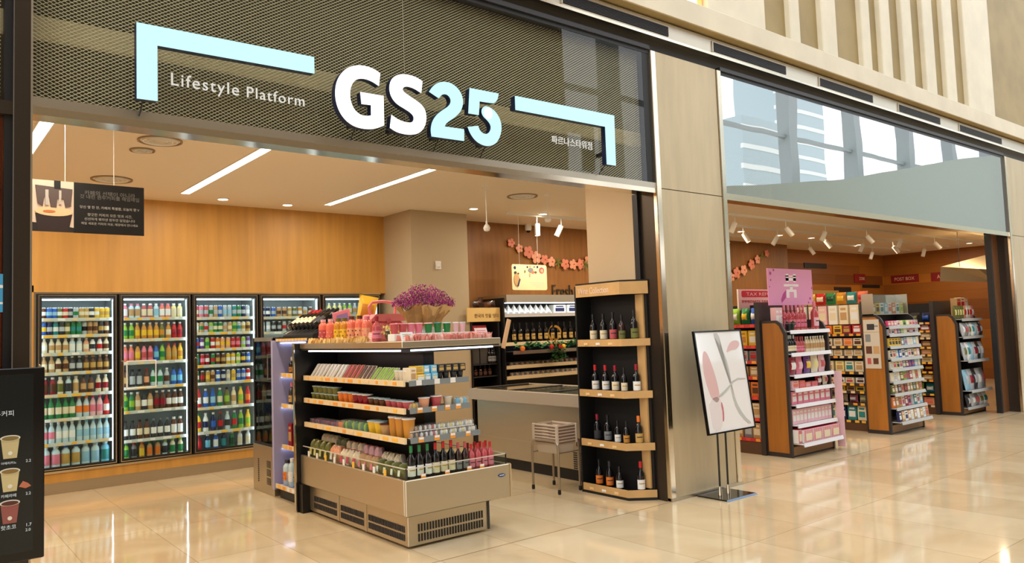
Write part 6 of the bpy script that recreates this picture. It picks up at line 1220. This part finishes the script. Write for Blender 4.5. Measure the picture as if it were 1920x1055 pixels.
# ------------------------------------------------------------------ coffee menu kiosk at the left
t = thing('menu_screen_stand', 'black upright coffee menu board on a stand beside the bronze mullion', 'menu board', (.545, 4.20, 0), 0)
KX = -.62
b = MB().box(KX, 0, 0, .045, .585, 1.458, BLACKG, .004).build('housing', t)
sc_ = MB().box(KX+.03, -.045, -.002, .001, .625, 1.43, mat('menu_screen', (22, 27, 28), .12)).build('screen', b)
MB().box(KX/2-.04, KX/2+.04, .02, .05, .02, .6, BLACK).box(KX/2-.2, KX/2+.2, -.08, .2, 0, .02, BLACK).build('stand', t)
MENU = mat('menu_text', (210, 214, 210), .5, emit=.7)
text('menu_text', '원두커피', .034, (-.222, -.004, 1.245), FRONT, MENU, sc_, .0005, width=.098)
for i, (z, c, cc, pr) in enumerate(((1.10, (196, 180, 130), (130, 110, 60), '2.2'), (.952, (204, 186, 134), (140, 110, 56), '2.2'), (.81, (150, 84, 76), (90, 44, 36), '1.7'))):
    m = MB(); cup = mat('cup_print_%d' % i, c, .5); x = -.135
    m.prism([(x-.026, z-.048), (x+.026, z-.048), (x+.036, z+.042), (x-.036, z+.042)], -.004, -.002, 'y', cup); m.prism([(x+.039*math.cos(a*PI/10), z+.043+.013*math.sin(a*PI/10)) for a in range(20)], -.006, -.002, 'y', mat('cup_rim', (226, 220, 200), .5)); m.prism([(x+.033*math.cos(a*PI/10), z+.042+.010*math.sin(a*PI/10)) for a in range(20)], -.007, -.002, 'y', mat('cup_drink_%d' % i, cc, .5))
    m.prism([(x+.009*math.cos(a*PI/6), z-.025+.009*math.sin(a*PI/6)) for a in range(12)], -.0065, -.002, 'y', mat('cup_rim'))
    if i == 1: m.prism([(x+.034, z-.032), (x+.060, z-.042), (x+.082, z-.034), (x+.07, z-.02), (x+.05, z-.008)], -.005, -.002, 'y', mat('biscuit_print', (190, 110, 80), .5))
    m.build('printed_cup', sc_)
    text('menu_text', ('아메리카노', '카페라떼', '핫초코')[i], .02, (x-.035, -.004, z-.073), FRONT, MENU, sc_, .0004, width=.058)
    text('menu_price', pr, .018, (x+.060, -.004, z-.072), FRONT, MENU, sc_, .0004, width=.02)
    if i == 2: text('menu_price', '2.0', .018, (x+.060, -.004, z-.094), FRONT, MENU, sc_, .0004, width=.02)
# blue sticker on the left pane
t = thing('pane_sticker', 'small blue sticker with a white arch on the left pane', 'sticker', (.33, 4.552, 1.73)); MB().box(0, .112, 0, .002, 0, .19, mat('sticker_blue', (70, 160, 206), .5)).build('sheet', t); MB().box(.02, .09, -.001, 0, .12, .135, TAGW).box(.03, .08, -.001, 0, .04, .05, TAGW).build('printed_line', t)
